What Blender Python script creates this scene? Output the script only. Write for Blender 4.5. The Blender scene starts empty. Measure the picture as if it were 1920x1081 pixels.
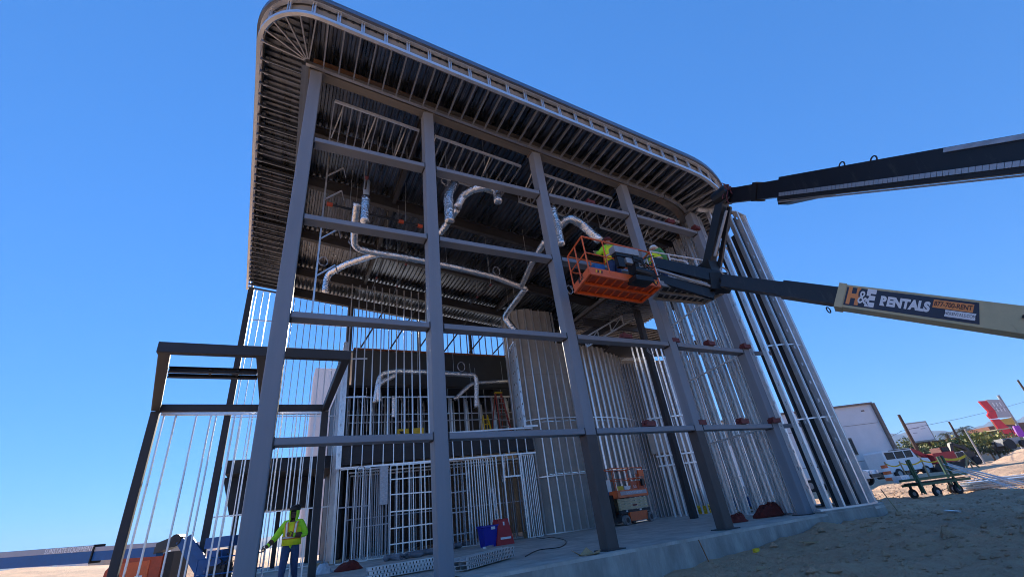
import bpy, bmesh, math, random
from mathutils import Vector, Matrix, noise
random.seed(7)
rnd = random.uniform
V = Vector
# ------------------------------------------------------------------ camera
PPX, PPY, FPX = 946.0, 540.5, 810.947
RX, RY, RZ = None, None, None
def _solve():
    global RX, RY, RZ
    v = V((756-PPX, -985-PPY, FPX)).normalized()      # world up seen from the camera
    x = V((2677-PPX, 756-PPY, FPX)).normalized()      # along the facade
    RX, RY, RZ = x, v.cross(x), v
_solve()
CAM = V((0.0, -9.0, 0.85))
def ray(u, v):
    d = V((u-PPX, v-PPY, FPX))
    return V((RX.dot(d), RY.dot(d), RZ.dot(d)))
def onZ(u, v, z=0.0):
    d = ray(u, v); return CAM + d*((z-CAM.z)/d.z)
def onY(u, v, y):
    d = ray(u, v); return CAM + d*((y-CAM.y)/d.y)
def onX(u, v, x):
    d = ray(u, v); return CAM + d*((x-CAM.x)/d.x)
def dep(u, v, depth):
    return CAM + ray(u, v)/FPX*depth
def pix(P):
    c = V(P)-CAM; x = RX*c.x+RY*c.y+RZ*c.z
    return PPX+FPX*x.x/x.z, PPY+FPX*x.y/x.z
def find_u(f_, u, lo, hi):        # distance along a line at which it crosses image column u
    for _ in range(50):
        m_ = (lo+hi)/2
        if (pix(f_(m_))[0]-u)*(pix(f_(hi))[0]-u) > 0: hi = m_
        else: lo = m_
    return lo
scene = bpy.context.scene
col = scene.collection
cd = bpy.data.cameras.new('camera'); cam = bpy.data.objects.new('camera', cd); col.objects.link(cam)
cam.matrix_world = Matrix(((RX.x, -RX.y, -RX.z, CAM.x), (RY.x, -RY.y, -RY.z, CAM.y), (RZ.x, -RZ.y, -RZ.z, CAM.z), (0, 0, 0, 1)))
cd.sensor_width = 36.0; cd.lens = FPX/1920*36.0; cd.shift_x = (960-PPX)/1920
cd.clip_start = 0.05; cd.clip_end = 20000
scene.camera = cam
# ------------------------------------------------------------------ sky, sun, exposure
SUN_EL, SUN_AZ = math.radians(23.7), math.radians(9.3)
w = bpy.data.worlds.new('World'); scene.world = w; w.use_nodes = True
nt = w.node_tree; nt.nodes.clear()
sky = nt.nodes.new('ShaderNodeTexSky'); sky.sky_type = 'NISHITA'; sky.sun_disc = False
sky.sun_elevation = SUN_EL; sky.sun_rotation = SUN_AZ; sky.altitude = 600
sky.air_density = 1.0; sky.dust_density = 0.0; sky.ozone_density = 4.0
gm = nt.nodes.new('ShaderNodeGamma'); gm.inputs['Gamma'].default_value = 0.46
hs = nt.nodes.new('ShaderNodeHueSaturation'); hs.inputs['Saturation'].default_value = 1.25
bg = nt.nodes.new('ShaderNodeBackground'); bg.inputs['Strength'].default_value = 0.13
wo = nt.nodes.new('ShaderNodeOutputWorld')
nt.links.new(sky.outputs[0], gm.inputs[0]); nt.links.new(gm.outputs[0], hs.inputs['Color']); tn = nt.nodes.new('ShaderNodeMixRGB'); tn.blend_type = 'MULTIPLY'; tn.inputs[0].default_value = 1; tn.inputs[2].default_value = (.20, .505, .95, 1)
nt.links.new(hs.outputs[0], tn.inputs[1]); nt.links.new(tn.outputs[0], bg.inputs[0]); nt.links.new(bg.outputs[0], wo.inputs[0])
SUND = V((math.sin(SUN_AZ)*math.cos(SUN_EL), math.cos(SUN_AZ)*math.cos(SUN_EL), math.sin(SUN_EL)))
sl = bpy.data.lights.new('sun', 'SUN'); sl.energy = 3.0; sl.angle = math.radians(0.53); sl.color = (1.0, 0.9, 0.76)
so = bpy.data.objects.new('sun', sl); col.objects.link(so); so.location = (0, 60, 60)
so.rotation_euler = SUND.to_track_quat('Z', 'Y').to_euler()
scene.view_settings.view_transform = 'Standard'; scene.view_settings.look = 'None'
scene.view_settings.exposure = 2.03; scene.view_settings.gamma = 1.0
scene.render.engine = 'CYCLES'; scene.cycles.filter_width = 1.0
# ------------------------------------------------------------------ materials
MATS = {}
def mat(name, base, rough=0.6, metal=0.0, var=0.25, scale=6.0, bump=0.0, bscale=40.0, base2=None, spec=0.5, coord='Object', stretch=None, emit=None, detail=6.0):
    m = bpy.data.materials.new(name); m.use_nodes = True
    n = m.node_tree; p = n.nodes['Principled BSDF']
    tc = n.nodes.new('ShaderNodeTexCoord'); src = tc.outputs[coord]
    mp = n.nodes.new('ShaderNodeMapping'); n.links.new(src, mp.inputs[0])
    if stretch: mp.inputs['Scale'].default_value = stretch
    nz = n.nodes.new('ShaderNodeTexNoise'); nz.inputs['Scale'].default_value = scale; nz.inputs['Detail'].default_value = detail; nz.inputs['Roughness'].default_value = 0.65
    n.links.new(mp.outputs[0], nz.inputs['Vector'])
    rp = n.nodes.new('ShaderNodeValToRGB'); rp.color_ramp.elements[0].position = 0.32; rp.color_ramp.elements[1].position = 0.68
    b = V(base)
    lo = b*(1-var) if base2 is None else V(base2)
    hi = b*(1+var*0.6) if base2 is None else b
    rp.color_ramp.elements[0].color = (*[max(0, c) for c in lo], 1); rp.color_ramp.elements[1].color = (*[min(1, c) for c in hi], 1)
    n.links.new(nz.outputs['Fac'], rp.inputs[0]); n.links.new(rp.outputs[0], p.inputs['Base Color'])
    p.inputs['Metallic'].default_value = metal; p.inputs['Specular IOR Level'].default_value = spec
    mr = n.nodes.new('ShaderNodeMapRange'); mr.inputs['To Min'].default_value = max(0.03, rough-0.1); mr.inputs['To Max'].default_value = min(1, rough+0.12)
    n.links.new(nz.outputs['Fac'], mr.inputs[0]); n.links.new(mr.outputs[0], p.inputs['Roughness'])
    if bump:
        n2 = n.nodes.new('ShaderNodeTexNoise'); n2.inputs['Scale'].default_value = bscale; n2.inputs['Detail'].default_value = 5
        n.links.new(mp.outputs[0], n2.inputs['Vector'])
        bp = n.nodes.new('ShaderNodeBump'); bp.inputs['Strength'].default_value = bump; bp.inputs['Distance'].default_value = 0.05
        n.links.new(n2.outputs['Fac'], bp.inputs['Height']); n.links.new(bp.outputs[0], p.inputs['Normal'])
    if emit:
        p.inputs['Emission Color'].default_value = (*emit, 1); p.inputs['Emission Strength'].default_value = 1
    MATS[name] = m
    return m
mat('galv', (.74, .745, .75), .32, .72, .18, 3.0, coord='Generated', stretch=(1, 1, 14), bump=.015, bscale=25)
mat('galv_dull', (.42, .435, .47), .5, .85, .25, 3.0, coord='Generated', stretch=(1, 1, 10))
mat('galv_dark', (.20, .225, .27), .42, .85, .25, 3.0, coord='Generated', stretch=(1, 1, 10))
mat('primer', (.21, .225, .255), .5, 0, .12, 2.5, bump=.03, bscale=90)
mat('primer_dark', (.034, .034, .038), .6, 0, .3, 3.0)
mat('deck', (.17, .185, .215), .28, .9, .5, 1.2, stretch=(3, .4, 1))
mat('roofing', (.12, .11, .10), .9)
mat('sheath', (.36, .335, .30), .85, 0, .15, 1.3)
mat('sheath_light', (.42, .40, .36), .85, 0, .12, 1.5)
mat('fascia_board', (.27, .24, .20), .85, 0, .15, 1.5)
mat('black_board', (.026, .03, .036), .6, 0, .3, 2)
mat('concrete', (.52, .48, .43), .8, 0, .3, 1.6, bump=.15, bscale=30)
mat('concrete_wall', (.36, .335, .30), .85, 0, .4, 2.2, bump=.2, bscale=24, stretch=(1, 1, .35))
mat('foil', (.90, .90, .90), .2, 1.0, .08, 9, bump=.9, bscale=14)
mat('rust', (.30, .13, .05), .85, 0, .5, 9)
mat('orange', (.75, .13, .025), .42, 0, .15, 4)
mat('orange_dk', (.50, .07, .02), .5, 0, .2, 4)
mat('cream', (.52, .45, .27), .45, 0, .1, 3)
mat('navy', (.006, .007, .012), .4, 0, .25, 4)
mat('black', (.006, .006, .007), .5, 0, .3, 8)
mat('rubber', (.03, .03, .032), .85, 0, .3, 12)
mat('tyre_grey', (.22, .22, .22), .8, 0, .2, 8)
mat('greymetal', (.35, .35, .35), .5, .3, .2, 5)
mat('white', (.78, .78, .78), .5, 0, .06, 5)
mat('blue', (.012, .10, .29), .45, 0, .15, 4)
mat('blue_bin', (.004, .01, .30), .45, 0, .1, 4)
mat('red', (.42, .02, .025), .5, 0, .15, 4)
mat('clamp_red', (.14, .022, .02), .6, 0, .25, 12)
mat('cloth_red', (.16, .022, .015), .9, 0, .3, 12, bump=.4, bscale=30)
mat('hivis', (.42, .85, .03), .75, 0, .12, 9)
mat('vest_orange', (.85, .28, .03), .7, 0, .1, 9)
mat('vest_yellow', (.80, .85, .02), .7, 0, .1, 9)
mat('silver_tape', (.75, .72, .65), .35, .3, .1, 9)
mat('jeans', (.035, .065, .15), .85, 0, .3, 14)
mat('skin', (.10, .045, .03), .55, 0, .15, 14)
mat('skin2', (.35, .19, .13), .55, 0, .15, 14)
mat('boot', (.05, .035, .025), .7)
mat('yellow', (.80, .52, .02), .55, 0, .15, 5)
mat('cardboard', (.42, .28, .15), .9, 0, .15, 8)
mat('wood', (.42, .29, .15), .8, 0, .25, 4, stretch=(1, 8, 8))
mat('wood_dark', (.10, .06, .04), .85, 0, .3, 5)
mat('tarp', (.22, .22, .25), .6, 0, .2, 4, bump=.3, bscale=8)
mat('plastic_clear', (.6, .65, .7), .25, 0, .15, 9)
mat('green', (.015, .10, .05), .5, 0, .25, 6)
mat('stucco', (.72, .69, .68), .9, 0, .05, 1.2, bump=.08, bscale=60)
mat('stucco_trim', (.22, .17, .14), .9)
mat('glass', (.01, .013, .02), .15, 0, .1, 3, spec=.3)
mat('red_sign', (.65, .015, .03), .45, 0, .1, 2)
mat('purple', (.32, .03, .50), .5)
mat('gold', (.60, .36, .06), .5)
mat('ladder_red', (.36, .06, .04), .6)
mat('hill', (.07, .085, .11), .95, 0, .25, .01, coord='Object')
mat('leaf', (.12, .15, .035), .7, 0, .5, .8)
mat('leaf_dark', (.06, .08, .03), .7, 0, .5, .8)
mat('leaf_yel', (.24, .23, .04), .7, 0, .4, .8)
mat('palm', (.05, .07, .025), .6, 0, .3, 2)
mat('bark', (.10, .075, .055), .9, 0, .3, 8)
mat('terracotta', (.28, .12, .075), .9, 0, .15, 1)
mat('tan_wall', (.42, .34, .26), .9, 0, .1, 1)
mat('orange_letter', (.85, .30, .09), .5, 0, .03)
mat('navy_panel', (.020, .028, .055), .4, 0, .05)
mat('letter_white', (.80, .80, .82), .5, 0, .03)
mat('letter_dark', (.09, .03, .02), .5, 0, .03)
mat('grey_stripe', (.42, .41, .44), .5, 0, .06)
mat('vest_green', (.10, .30, .08), .8)
# dirt: several scales of noise, damp and dry patches, fine relief
def dirt_mat():
    m = mat('dirt', (.86, .555, .345), .95, 0, .3, .45, base2=(.64, .405, .25), coord='Object', detail=12)
    n = m.node_tree; p = n.nodes['Principled BSDF']
    tc = n.nodes.new('ShaderNodeTexCoord')
    a = n.nodes.new('ShaderNodeTexNoise'); a.inputs['Scale'].default_value = 5; a.inputs['Detail'].default_value = 12; a.inputs['Roughness'].default_value = .75
    n.links.new(tc.outputs['Object'], a.inputs['Vector'])
    mx = n.nodes.new('ShaderNodeMixRGB'); mx.blend_type = 'OVERLAY'; mx.inputs[0].default_value = .55
    old = p.inputs['Base Color'].links[0].from_socket
    n.links.new(old, mx.inputs[1]); n.links.new(a.outputs['Fac'], mx.inputs[2]); n.links.new(mx.outputs[0], p.inputs['Base Color'])
    b = n.nodes.new('ShaderNodeTexNoise'); b.inputs['Scale'].default_value = 9; b.inputs['Detail'].default_value = 12; b.inputs['Roughness'].default_value = .7
    n.links.new(tc.outputs['Object'], b.inputs['Vector'])
    bp = n.nodes.new('ShaderNodeBump'); bp.inputs['Strength'].default_value = 1.0; bp.inputs['Distance'].default_value = .2
    n.links.new(b.outputs['Fac'], bp.inputs['Height']); n.links.new(bp.outputs[0], p.inputs['Normal'])
dirt_mat()
def rusty():   # primer with rust blooming on it
    m = mat('primer_rusty', (.15, .135, .12), .6, 0, .25, 3)
    n = m.node_tree; p = n.nodes['Principled BSDF']; tc = n.nodes.new('ShaderNodeTexCoord')
    a = n.nodes.new('ShaderNodeTexNoise'); a.inputs['Scale'].default_value = 1.1; a.inputs['Detail'].default_value = 8
    n.links.new(tc.outputs['Object'], a.inputs['Vector'])
    r = n.nodes.new('ShaderNodeValToRGB'); r.color_ramp.elements[0].position = .56; r.color_ramp.elements[1].position = .68
    n.links.new(a.outputs['Fac'], r.inputs[0])
    mx = n.nodes.new('ShaderNodeMixRGB'); old = p.inputs['Base Color'].links[0].from_socket
    n.links.new(r.outputs[0], mx.inputs[0]); n.links.new(old, mx.inputs[1]); mx.inputs[2].default_value = (.27, .12, .045, 1)
    n.links.new(mx.outputs[0], p.inputs['Base Color'])
rusty()
mat('bounce_white', (.75, .75, .73), .7, 0, .05, 2)
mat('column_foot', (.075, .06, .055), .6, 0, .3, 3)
def scuff(name, c2, sc, lo, hi, amt):      # scratches, chalky scuffs and small rust spots on a paint
    m = MATS[name]; n = m.node_tree; p = n.nodes['Principled BSDF']; tc = n.nodes.new('ShaderNodeTexCoord')
    mp = n.nodes.new('ShaderNodeMapping'); mp.inputs['Scale'].default_value = (1, 1, .25); n.links.new(tc.outputs['Object'], mp.inputs[0])
    a = n.nodes.new('ShaderNodeTexNoise'); a.inputs['Scale'].default_value = sc; a.inputs['Detail'].default_value = 10; a.inputs['Roughness'].default_value = .7
    n.links.new(mp.outputs[0], a.inputs['Vector'])
    r = n.nodes.new('ShaderNodeValToRGB'); r.color_ramp.elements[0].position = lo; r.color_ramp.elements[1].position = hi; r.color_ramp.elements[1].color = (amt, amt, amt, 1)
    n.links.new(a.outputs['Fac'], r.inputs[0]); mx = n.nodes.new('ShaderNodeMixRGB'); old = p.inputs['Base Color'].links[0].from_socket
    n.links.new(r.outputs[0], mx.inputs[0]); n.links.new(old, mx.inputs[1]); mx.inputs[2].default_value = (*c2, 1); n.links.new(mx.outputs[0], p.inputs['Base Color'])
scuff('primer', (.40, .39, .40), 2.2, .56, .66, .5); scuff('primer', (.20, .10, .06), 3.1, .66, .72, .8)
scuff('orange', (.35, .12, .06), 6, .58, .68, .5); scuff('cream', (.25, .20, .13), 5, .58, .7, .5); scuff('navy', (.05, .048, .045), 5, .55, .7, .7)
scuff('concrete', (.30, .265, .225), 1.1, .5, .66, .7); scuff('concrete_wall', (.24, .21, .18), 1.6, .5, .66, .6); scuff('dirt', (.38, .25, .165), .22, .5, .62, .45)
scuff('stucco', (.55, .52, .5), .5, .55, .7, .5); scuff('sheath', (.27, .24, .2), .9, .5, .7, .5)
def M(n): return MATS[n]
# ------------------------------------------------------------------ helpers
ORG = {}
def tag(o, label, cat, group=None):
    o['label'] = label; o['category'] = cat
    if group: o['group'] = group
    return o
def thing(name, label, cat, loc=(0, 0, 0), group=None):
    o = bpy.data.objects.new(name, None); col.objects.link(o); o.location = loc; o.empty_display_size = .3
    ORG[o.name] = V(loc); return tag(o, label, cat, group)
def struct(o):
    o['kind'] = 'structure'; return o
class B:
    def __init__(s): s.v = []; s.f = []
    def add(s, vs, fs):
        n = len(s.v); s.v += [V(q) for q in vs]; s.f += [tuple(i+n for i in f) for f in fs]; return s
    def box(s, c, size, Mx=None):
        c = V(c); h = V(size)*.5; vs = []
        for z in (-1, 1):
            for y in (-1, 1):
                for x in (-1, 1):
                    q = V((x*h.x, y*h.y, z*h.z)); vs.append(c + (Mx @ q if Mx else q))
        return s.add(vs, [(0, 2, 3, 1), (4, 5, 7, 6), (0, 1, 5, 4), (2, 6, 7, 3), (0, 4, 6, 2), (1, 3, 7, 5)])
    def bar(s, p, q, w, h, up=(0, 0, 1), w2=None, h2=None):
        p = V(p); q = V(q); d = (q-p).normalized(); u = V(up)
        if abs(d.dot(u)) > .98: u = V((0, 1, 0))
        x = d.cross(u).normalized(); y = x.cross(d)
        w2 = w2 or w; h2 = h2 or h
        vs = [p+x*a*w/2+y*b*h/2 for a, b in ((-1, -1), (1, -1), (1, 1), (-1, 1))] + [q+x*a*w2/2+y*b*h2/2 for a, b in ((-1, -1), (1, -1), (1, 1), (-1, 1))]
        return s.add(vs, [(3, 2, 1, 0), (4, 5, 6, 7), (0, 1, 5, 4), (1, 2, 6, 5), (2, 3, 7, 6), (3, 0, 4, 7)])
    def tube(s, pts, r, n=8, caps=True):
        pts = [V(p) for p in pts]; rs = r if isinstance(r, (list, tuple)) else [r]*len(pts)
        rings = []; px = None
        for i, p in enumerate(pts):
            d = (pts[min(i+1, len(pts)-1)]-pts[max(i-1, 0)]).normalized()
            if px is None:
                px = d.cross(V((0, 0, 1)));
                if px.length < .05: px = d.cross(V((0, 1, 0)))
            px = (px - d*px.dot(d)).normalized(); py = d.cross(px)
            rings.append([p+(px*math.cos(2*math.pi*k/n)+py*math.sin(2*math.pi*k/n))*rs[i] for k in range(n)])
        return s.loft(rings, caps)
    def loft(s, rings, caps=True):
        n = len(rings[0]); vs = [q for r in rings for q in r]; fs = []
        for i in range(len(rings)-1):
            for k in range(n):
                a = i*n+k; b = i*n+(k+1) % n; fs.append((a, b, b+n, a+n))
        if caps: fs += [tuple(range(n))[::-1], tuple(range(len(vs)-n, len(vs)))]
        return s.add(vs, fs)
    def prism(s, poly, vec):
        vec = V(vec); a = [V(q) for q in poly]; return s.loft([a, [q+vec for q in a]])
    def sphere(s, c, r, nu=12, nv=8, sc=(1, 1, 1)):
        rings = []; c = V(c)
        for j in range(nv+1):
            t = math.pi*j/nv; t = min(max(t, .02), math.pi-.02)
            rings.append([c+V((sc[0]*r*math.sin(t)*math.cos(2*math.pi*k/nu), sc[1]*r*math.sin(t)*math.sin(2*math.pi*k/nu), -sc[2]*r*math.cos(t))) for k in range(nu)])
        return s.loft(rings)
    def sweep(s, pts, wd, h):     # rectangular section, wd across (in plan), h upward from the path
        pts = [V(p) for p in pts]; rings = []
        for i, p in enumerate(pts):
            d = pts[min(i+1, len(pts)-1)]-pts[max(i-1, 0)]; d.z = 0; d.normalize(); nn = V((d.y, -d.x, 0))
            rings.append([p-nn*wd/2, p+nn*wd/2, p+nn*wd/2+V((0, 0, h)), p-nn*wd/2+V((0, 0, h))])
        return s.loft(rings)
    def build(s, name, m, root=None, smooth=False, auto=None):
        me = bpy.data.meshes.new(name)
        o = bpy.data.objects.new(name, me)
        org = ORG[root.name] if root else V((0, 0, 0))
        if root is None and s.v:
            lo = V((min(q.x for q in s.v), min(q.y for q in s.v), min(q.z for q in s.v))); hi = V((max(q.x for q in s.v), max(q.y for q in s.v), max(q.z for q in s.v)))
            org = V(((lo.x+hi.x)/2, (lo.y+hi.y)/2, lo.z)); o.location = org
        me.from_pydata([q-org for q in s.v], [], s.f)
        bm = bmesh.new(); bm.from_mesh(me); bmesh.ops.recalc_face_normals(bm, faces=bm.faces); bm.to_mesh(me); bm.free()
        if smooth:
            for p in me.polygons: p.use_smooth = True
        me.materials.append(M(m) if isinstance(m, str) else m)
        col.objects.link(o); ORG[o.name] = org
        if root: o.parent = root
        return o
UNIT = {}
def unit(prof, wd, h, m):
    k = (prof, round(wd, 3), round(h, 3), m)
    if k in UNIT: return UNIT[k]
    b = B(); a, c = wd/2, h/2
    if prof == 'box': poly = [(-a, -c), (a, -c), (a, c), (-a, c)]
    elif prof == 'hss':
        r = min(a, c)*.16; poly = []
        for sx, sy, t0 in ((1, 1, 0), (-1, 1, 90), (-1, -1, 180), (1, -1, 270)):
            for t in (0, 45, 90): poly.append((sx*(a-r)+r*math.cos(math.radians(t0+t)), sy*(c-r)+r*math.sin(math.radians(t0+t))))
    elif prof == 'c':     # web on -x side, flanges toward +x ; wd = flange, h = web
        t = .006; poly = [(-a, -c), (a, -c), (a, -c+t), (-a+t, -c+t), (-a+t, c-t), (a, c-t), (a, c), (-a, c)]
    elif prof == 'i':
        t = .03; s_ = .02; poly = [(-a, -c), (a, -c), (a, -c+t), (s_, -c+t), (s_, c-t), (a, c-t), (a, c), (-a, c), (-a, c-t), (-s_, c-t), (-s_, -c+t), (-a, -c+t)]
    elif prof == 'rod':
        poly = [(a*math.cos(2*math.pi*k_/8), c*math.sin(2*math.pi*k_/8)) for k_ in range(8)]
    b.prism([(x, y, 0) for x, y in poly], (0, 0, 1))
    me = bpy.data.meshes.new(prof+'_section'); me.from_pydata(b.v, [], b.f)
    bm = bmesh.new(); bm.from_mesh(me); bmesh.ops.recalc_face_normals(bm, faces=bm.faces); bm.to_mesh(me); bm.free()
    me.materials.append(M(m)); UNIT[k] = me; return me
def member(root, name, p, q, wd, h, m, prof='box', up=(0, 0, 1)):
    """one straight piece from p to q; wd along x (d cross up), h along 'up'."""
    p = V(p); q = V(q); L = (q-p).length; d = (q-p)/L; u = V(up)
    if abs(d.dot(u)) > .98: u = V((0, 1, 0))
    x = d.cross(u).normalized(); y = d.cross(x) * -1
    y = d.cross(x)
    o = bpy.data.objects.new(name, unit(prof, wd, h, m)); col.objects.link(o)
    if root: o.parent = root; p = p-ORG[root.name]
    o.matrix_local = Matrix(((x.x, y.x, d.x*L, p.x), (x.y, y.y, d.y*L, p.y), (x.z, y.z, d.z*L, p.z), (0, 0, 0, 1)))
    ORG[o.name] = ORG[root.name] if root else p
    return o
PUNCH = {}
def pstud(root, name, x, y, z0, z1, ang, web=.15, fl=.05, m='galv'):
    """punched C stud: web with slotted knockouts every 0.6 m; ang = direction the web faces."""
    L = round(z1-z0, 1); k = (L, web, fl, m)
    if k not in PUNCH:
        b = B(); t = .006
        b.box((fl/2, -web/2, L/2), (fl, t, L)); b.box((fl/2, web/2, L/2), (fl, t, L))
        b.box((fl, -web/2+.012, L/2), (t, .018, L)); b.box((fl, web/2-.012, L/2), (t, .018, L))
        hw = .022; sw = web/2-hw
        b.box((0, -(hw+sw/2), L/2), (t, sw-.004, L)); b.box((0, hw+sw/2, L/2), (t, sw-.004, L))
        z = 0
        while z < L:
            e = min(z+.5, L); b.box((0, 0, (z+e)/2), (t*.9, hw*2, e-z)); z = e+.11
        me = bpy.data.meshes.new('punched_stud'); me.from_pydata(b.v, [], b.f); me.materials.append(M(m)); PUNCH[k] = me
    o = bpy.data.objects.new(name, PUNCH[k]); col.objects.link(o); o.parent = root
    o.location = V((x, y, z0))-ORG[root.name]; o.rotation_euler = (0, 0, ang); return o
def stud(root, x, y, z0, z1, ang=0, web=.09, fl=.04, m='galv', name='stud'):
    """plain C stud standing at x,y ; ang turns it about z."""
    o = bpy.data.objects.new(name, unit('c', fl, web, m)); col.objects.link(o); o.parent = root
    o.location = V((x, y, z0))-ORG[root.name]; o.rotation_euler = (0, 0, ang); o.scale = (1, 1, z1-z0); return o
def text(root, name, s, size, m, origin, xdir, ydir, lift=.004, align='CENTER', bold=0.0, sx=1.0):
    cu = bpy.data.curves.new(name, 'FONT'); cu.body = s; cu.size = size; cu.align_x = align; cu.align_y = 'CENTER'; cu.extrude = .002; cu.offset = bold
    t = bpy.data.objects.new('tmp', cu); col.objects.link(t); bpy.context.view_layer.update()
    me = bpy.data.meshes.new_from_object(t.evaluated_get(bpy.context.evaluated_depsgraph_get())); bpy.data.objects.remove(t); bpy.data.curves.remove(cu)
    x = V(xdir).normalized(); y = V(ydir); y = (y-x*y.dot(x)).normalized(); z = x.cross(y)
    p = V(origin)+z*lift-(ORG[root.name] if root else V((0, 0, 0)))
    me.transform(Matrix(((x.x*sx, y.x, z.x, p.x), (x.y*sx, y.y, z.y, p.y), (x.z*sx, y.z, z.z, p.z), (0, 0, 0, 1))))
    me.materials.clear(); me.materials.append(M(m)); me.name = name
    o = bpy.data.objects.new(name, me); col.objects.link(o); ORG[o.name] = ORG[root.name] if root else V((0, 0, 0))
    if root: o.parent = root
    return o
def lerp(a, b, t): return a+(b-a)*t
def sm(a, b, x):
    t = min(1, max(0, (x-a)/(b-a))); return t*t*(3-2*t)
def resample(pts, step):
    pts = [V(p) for p in pts]; out = [pts[0].copy()]; acc = 0
    for a, b in zip(pts, pts[1:]):
        L = (b-a).length; d = step-acc
        while d <= L: out.append(a.lerp(b, d/L)); d += step
        acc = L-(d-step)
    return out
def arc(cx, cy, r, a0, a1, n):
    return [V((cx+r*math.cos(math.radians(lerp(a0, a1, i/n))), cy+r*math.sin(math.radians(lerp(a0, a1, i/n))), 0)) for i in range(n+1)]
# ------------------------------------------------------------------ ground
FOOT = [(-3.7, 5.7), (-.75, 5.5), (-.75, -.5), (13.9, -.5), (14.35, -.62), (14.9, -.86), (15.4, -.98), (15.95, -.95), (16.45, -.65), (16.9, -.05), (17.3, 1.0), (17.55, 2.6), (17.6, 6), (20, 9), (24, 10), (24, 20), (-3.7, 20)]
def inside(x, y, poly=FOOT):
    c = False; n = len(poly)
    for i in range(n):
        (x1, y1), (x2, y2) = poly[i], poly[i-1]
        if (y1 > y) != (y2 > y) and x < (x2-x1)*(y-y1)/(y2-y1)+x1: c = not c
    return c
def gh(x, y):
    b = -.88 + .30*sm(4, 9, x) + .30*sm(8.5, 13, x) + .06*sm(16, 24, x) + .42*sm(26, 42, x)
    b += -.4*sm(-5, -30, x)
    r = math.hypot(x-10, y)
    big = noise.noise(V((x*.11, y*.11, 1)))*.28 + noise.noise(V((x*.35, y*.35, 5)))*.12
    fine = noise.noise(V((x*1.1, y*1.1, 9)))*.085 + noise.noise(V((x*3.1, y*3.1, 2)))*.05
    ridge = (.5-abs(noise.noise(V((x*.55+y*.25, y*.5-x*.2, 17)))))*.24
    near = 1-sm(60, 160, r)
    z = b + (big*(1-.55*sm(6, 16, x)*(1-sm(18, 26, x))) + fine + ridge)*near
    for k in (0, 1.7):       # wheel ruts curving in from the right
        d = abs(y+4.1+k-.055*(x-14)**2*.22-.05*(x-14)); z -= .07*math.exp(-(d/.22)**2)*sm(5, 9, x); z += .05*math.exp(-((d-.42)/.16)**2)*sm(5, 9, x)
    z -= .10*math.exp(-((y+1.9)/.8)**2)*sm(6, 9, x)*(1-sm(13, 15, x))     # shallow trench before the footing
    if math.hypot(x, y+9) < 3: z = min(z, -.72)
    # spoil heaps
    for cx, cy, rx, ry, hh in ((67, 9, 4.5, 3.4, 1.3), (74, 6, 5, 3.6, 1.4), (83, 3, 6, 4, 1.4), (-14, 34, 12, 8, .8), (-30, 70, 25, 14, 2.4), (-4, 30, 5, 4, 1.8), (-70, 95, 50, 30, 3)):
        d2 = ((x-cx)/rx)**2+((y-cy)/ry)**2
        if d2 < 6: z += hh*math.exp(-d2)*(1+.35*noise.noise(V((x*.4, y*.4, 3))))
    return z
def axis(c, near, n_near, far, n_far):
    a = [c-near+2*near*i/n_near for i in range(n_near+1)]
    g = (far/near)**(1/n_far)
    return sorted([c-near*g**(k+1) for k in range(n_far)] + a + [c+near*g**(k+1) for k in range(n_far)])
gx = axis(13, 20, 250, 6000, 34); gy = axis(-2, 13, 170, 6000, 36)
b = B(); nx = len(gx); ny = len(gy)
vs = []
for y in gy:
    for x in gx:
        z = gh(x, y)
        if inside(x, y): z = min(z, -.45)
        vs.append((x, y, z))
b.add(vs, [(j*nx+i, j*nx+i+1, (j+1)*nx+i+1, (j+1)*nx+i) for j in range(ny-1) for i in range(nx-1)])
g = struct(b.build('ground', 'dirt', None, True))
# loose stones and clods
b = B()
for i in range(7000):
    x = rnd(1, 34); y = rnd(-8.5, 6) if x > 15 else rnd(-8.5, -.7)
    if inside(x, y): continue
    r = abs(random.gauss(0, .022))+.009
    if random.random() < .02: r *= 3
    z = gh(x, y); c = V((x, y, z+r*.2)); vs = []
    for dx, dy, dz in ((1, 0, 0), (0, 1, 0), (-1, 0, 0), (0, -1, 0), (0, 0, .8), (0, 0, -.7)):
        vs.append(c+V((dx*rnd(.6, 1.4), dy*rnd(.6, 1.4), dz*rnd(.6, 1.2)))*r)
    b.add(vs, [(0, 1, 4), (1, 2, 4), (2, 3, 4), (3, 0, 4), (1, 0, 5), (2, 1, 5), (3, 2, 5), (0, 3, 5)])
o = b.build('loose_stones', 'dirt'); o['kind'] = 'stuff'; tag(o, 'small stones and clods strewn over the trampled dirt', 'stones')
# far mountains
def ridge_line(name, az0, az1, dist, h0, h1, seed, base=-5):
    b = B(); n = 420; rows = []
    for j, (fd, fh) in enumerate(((1, 0), (1.04, .55), (1.08, 1.0), (1.2, .1))):
        row = []
        for i in range(n+1):
            a = math.radians(lerp(az0, az1, i/n))
            k = .72+.22*noise.noise(V((i*.024, seed, 0)))*1.3 + .13*noise.noise(V((i*.10, seed, 0))) + .06*noise.noise(V((i*.3, seed, j*.3)))
            row.append(V((math.sin(a)*dist*fd, math.cos(a)*dist*fd, base+fh*lerp(h0, h1, i/n)*max(.2, k))))
        rows.append(row)
    m_ = n+1
    b.add([q for r in rows for q in r], [(j*m_+i, j*m_+i+1, (j+1)*m_+i+1, (j+1)*m_+i) for j in range(3) for i in range(n)])
    return struct(b.build(name, 'hill', None, True))
ridge_line('mountains', 30, 110, 3800, 235, 330, 3.3)
ridge_line('hills', -75, 30, 3300, 105, 90, 8.1)
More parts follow.
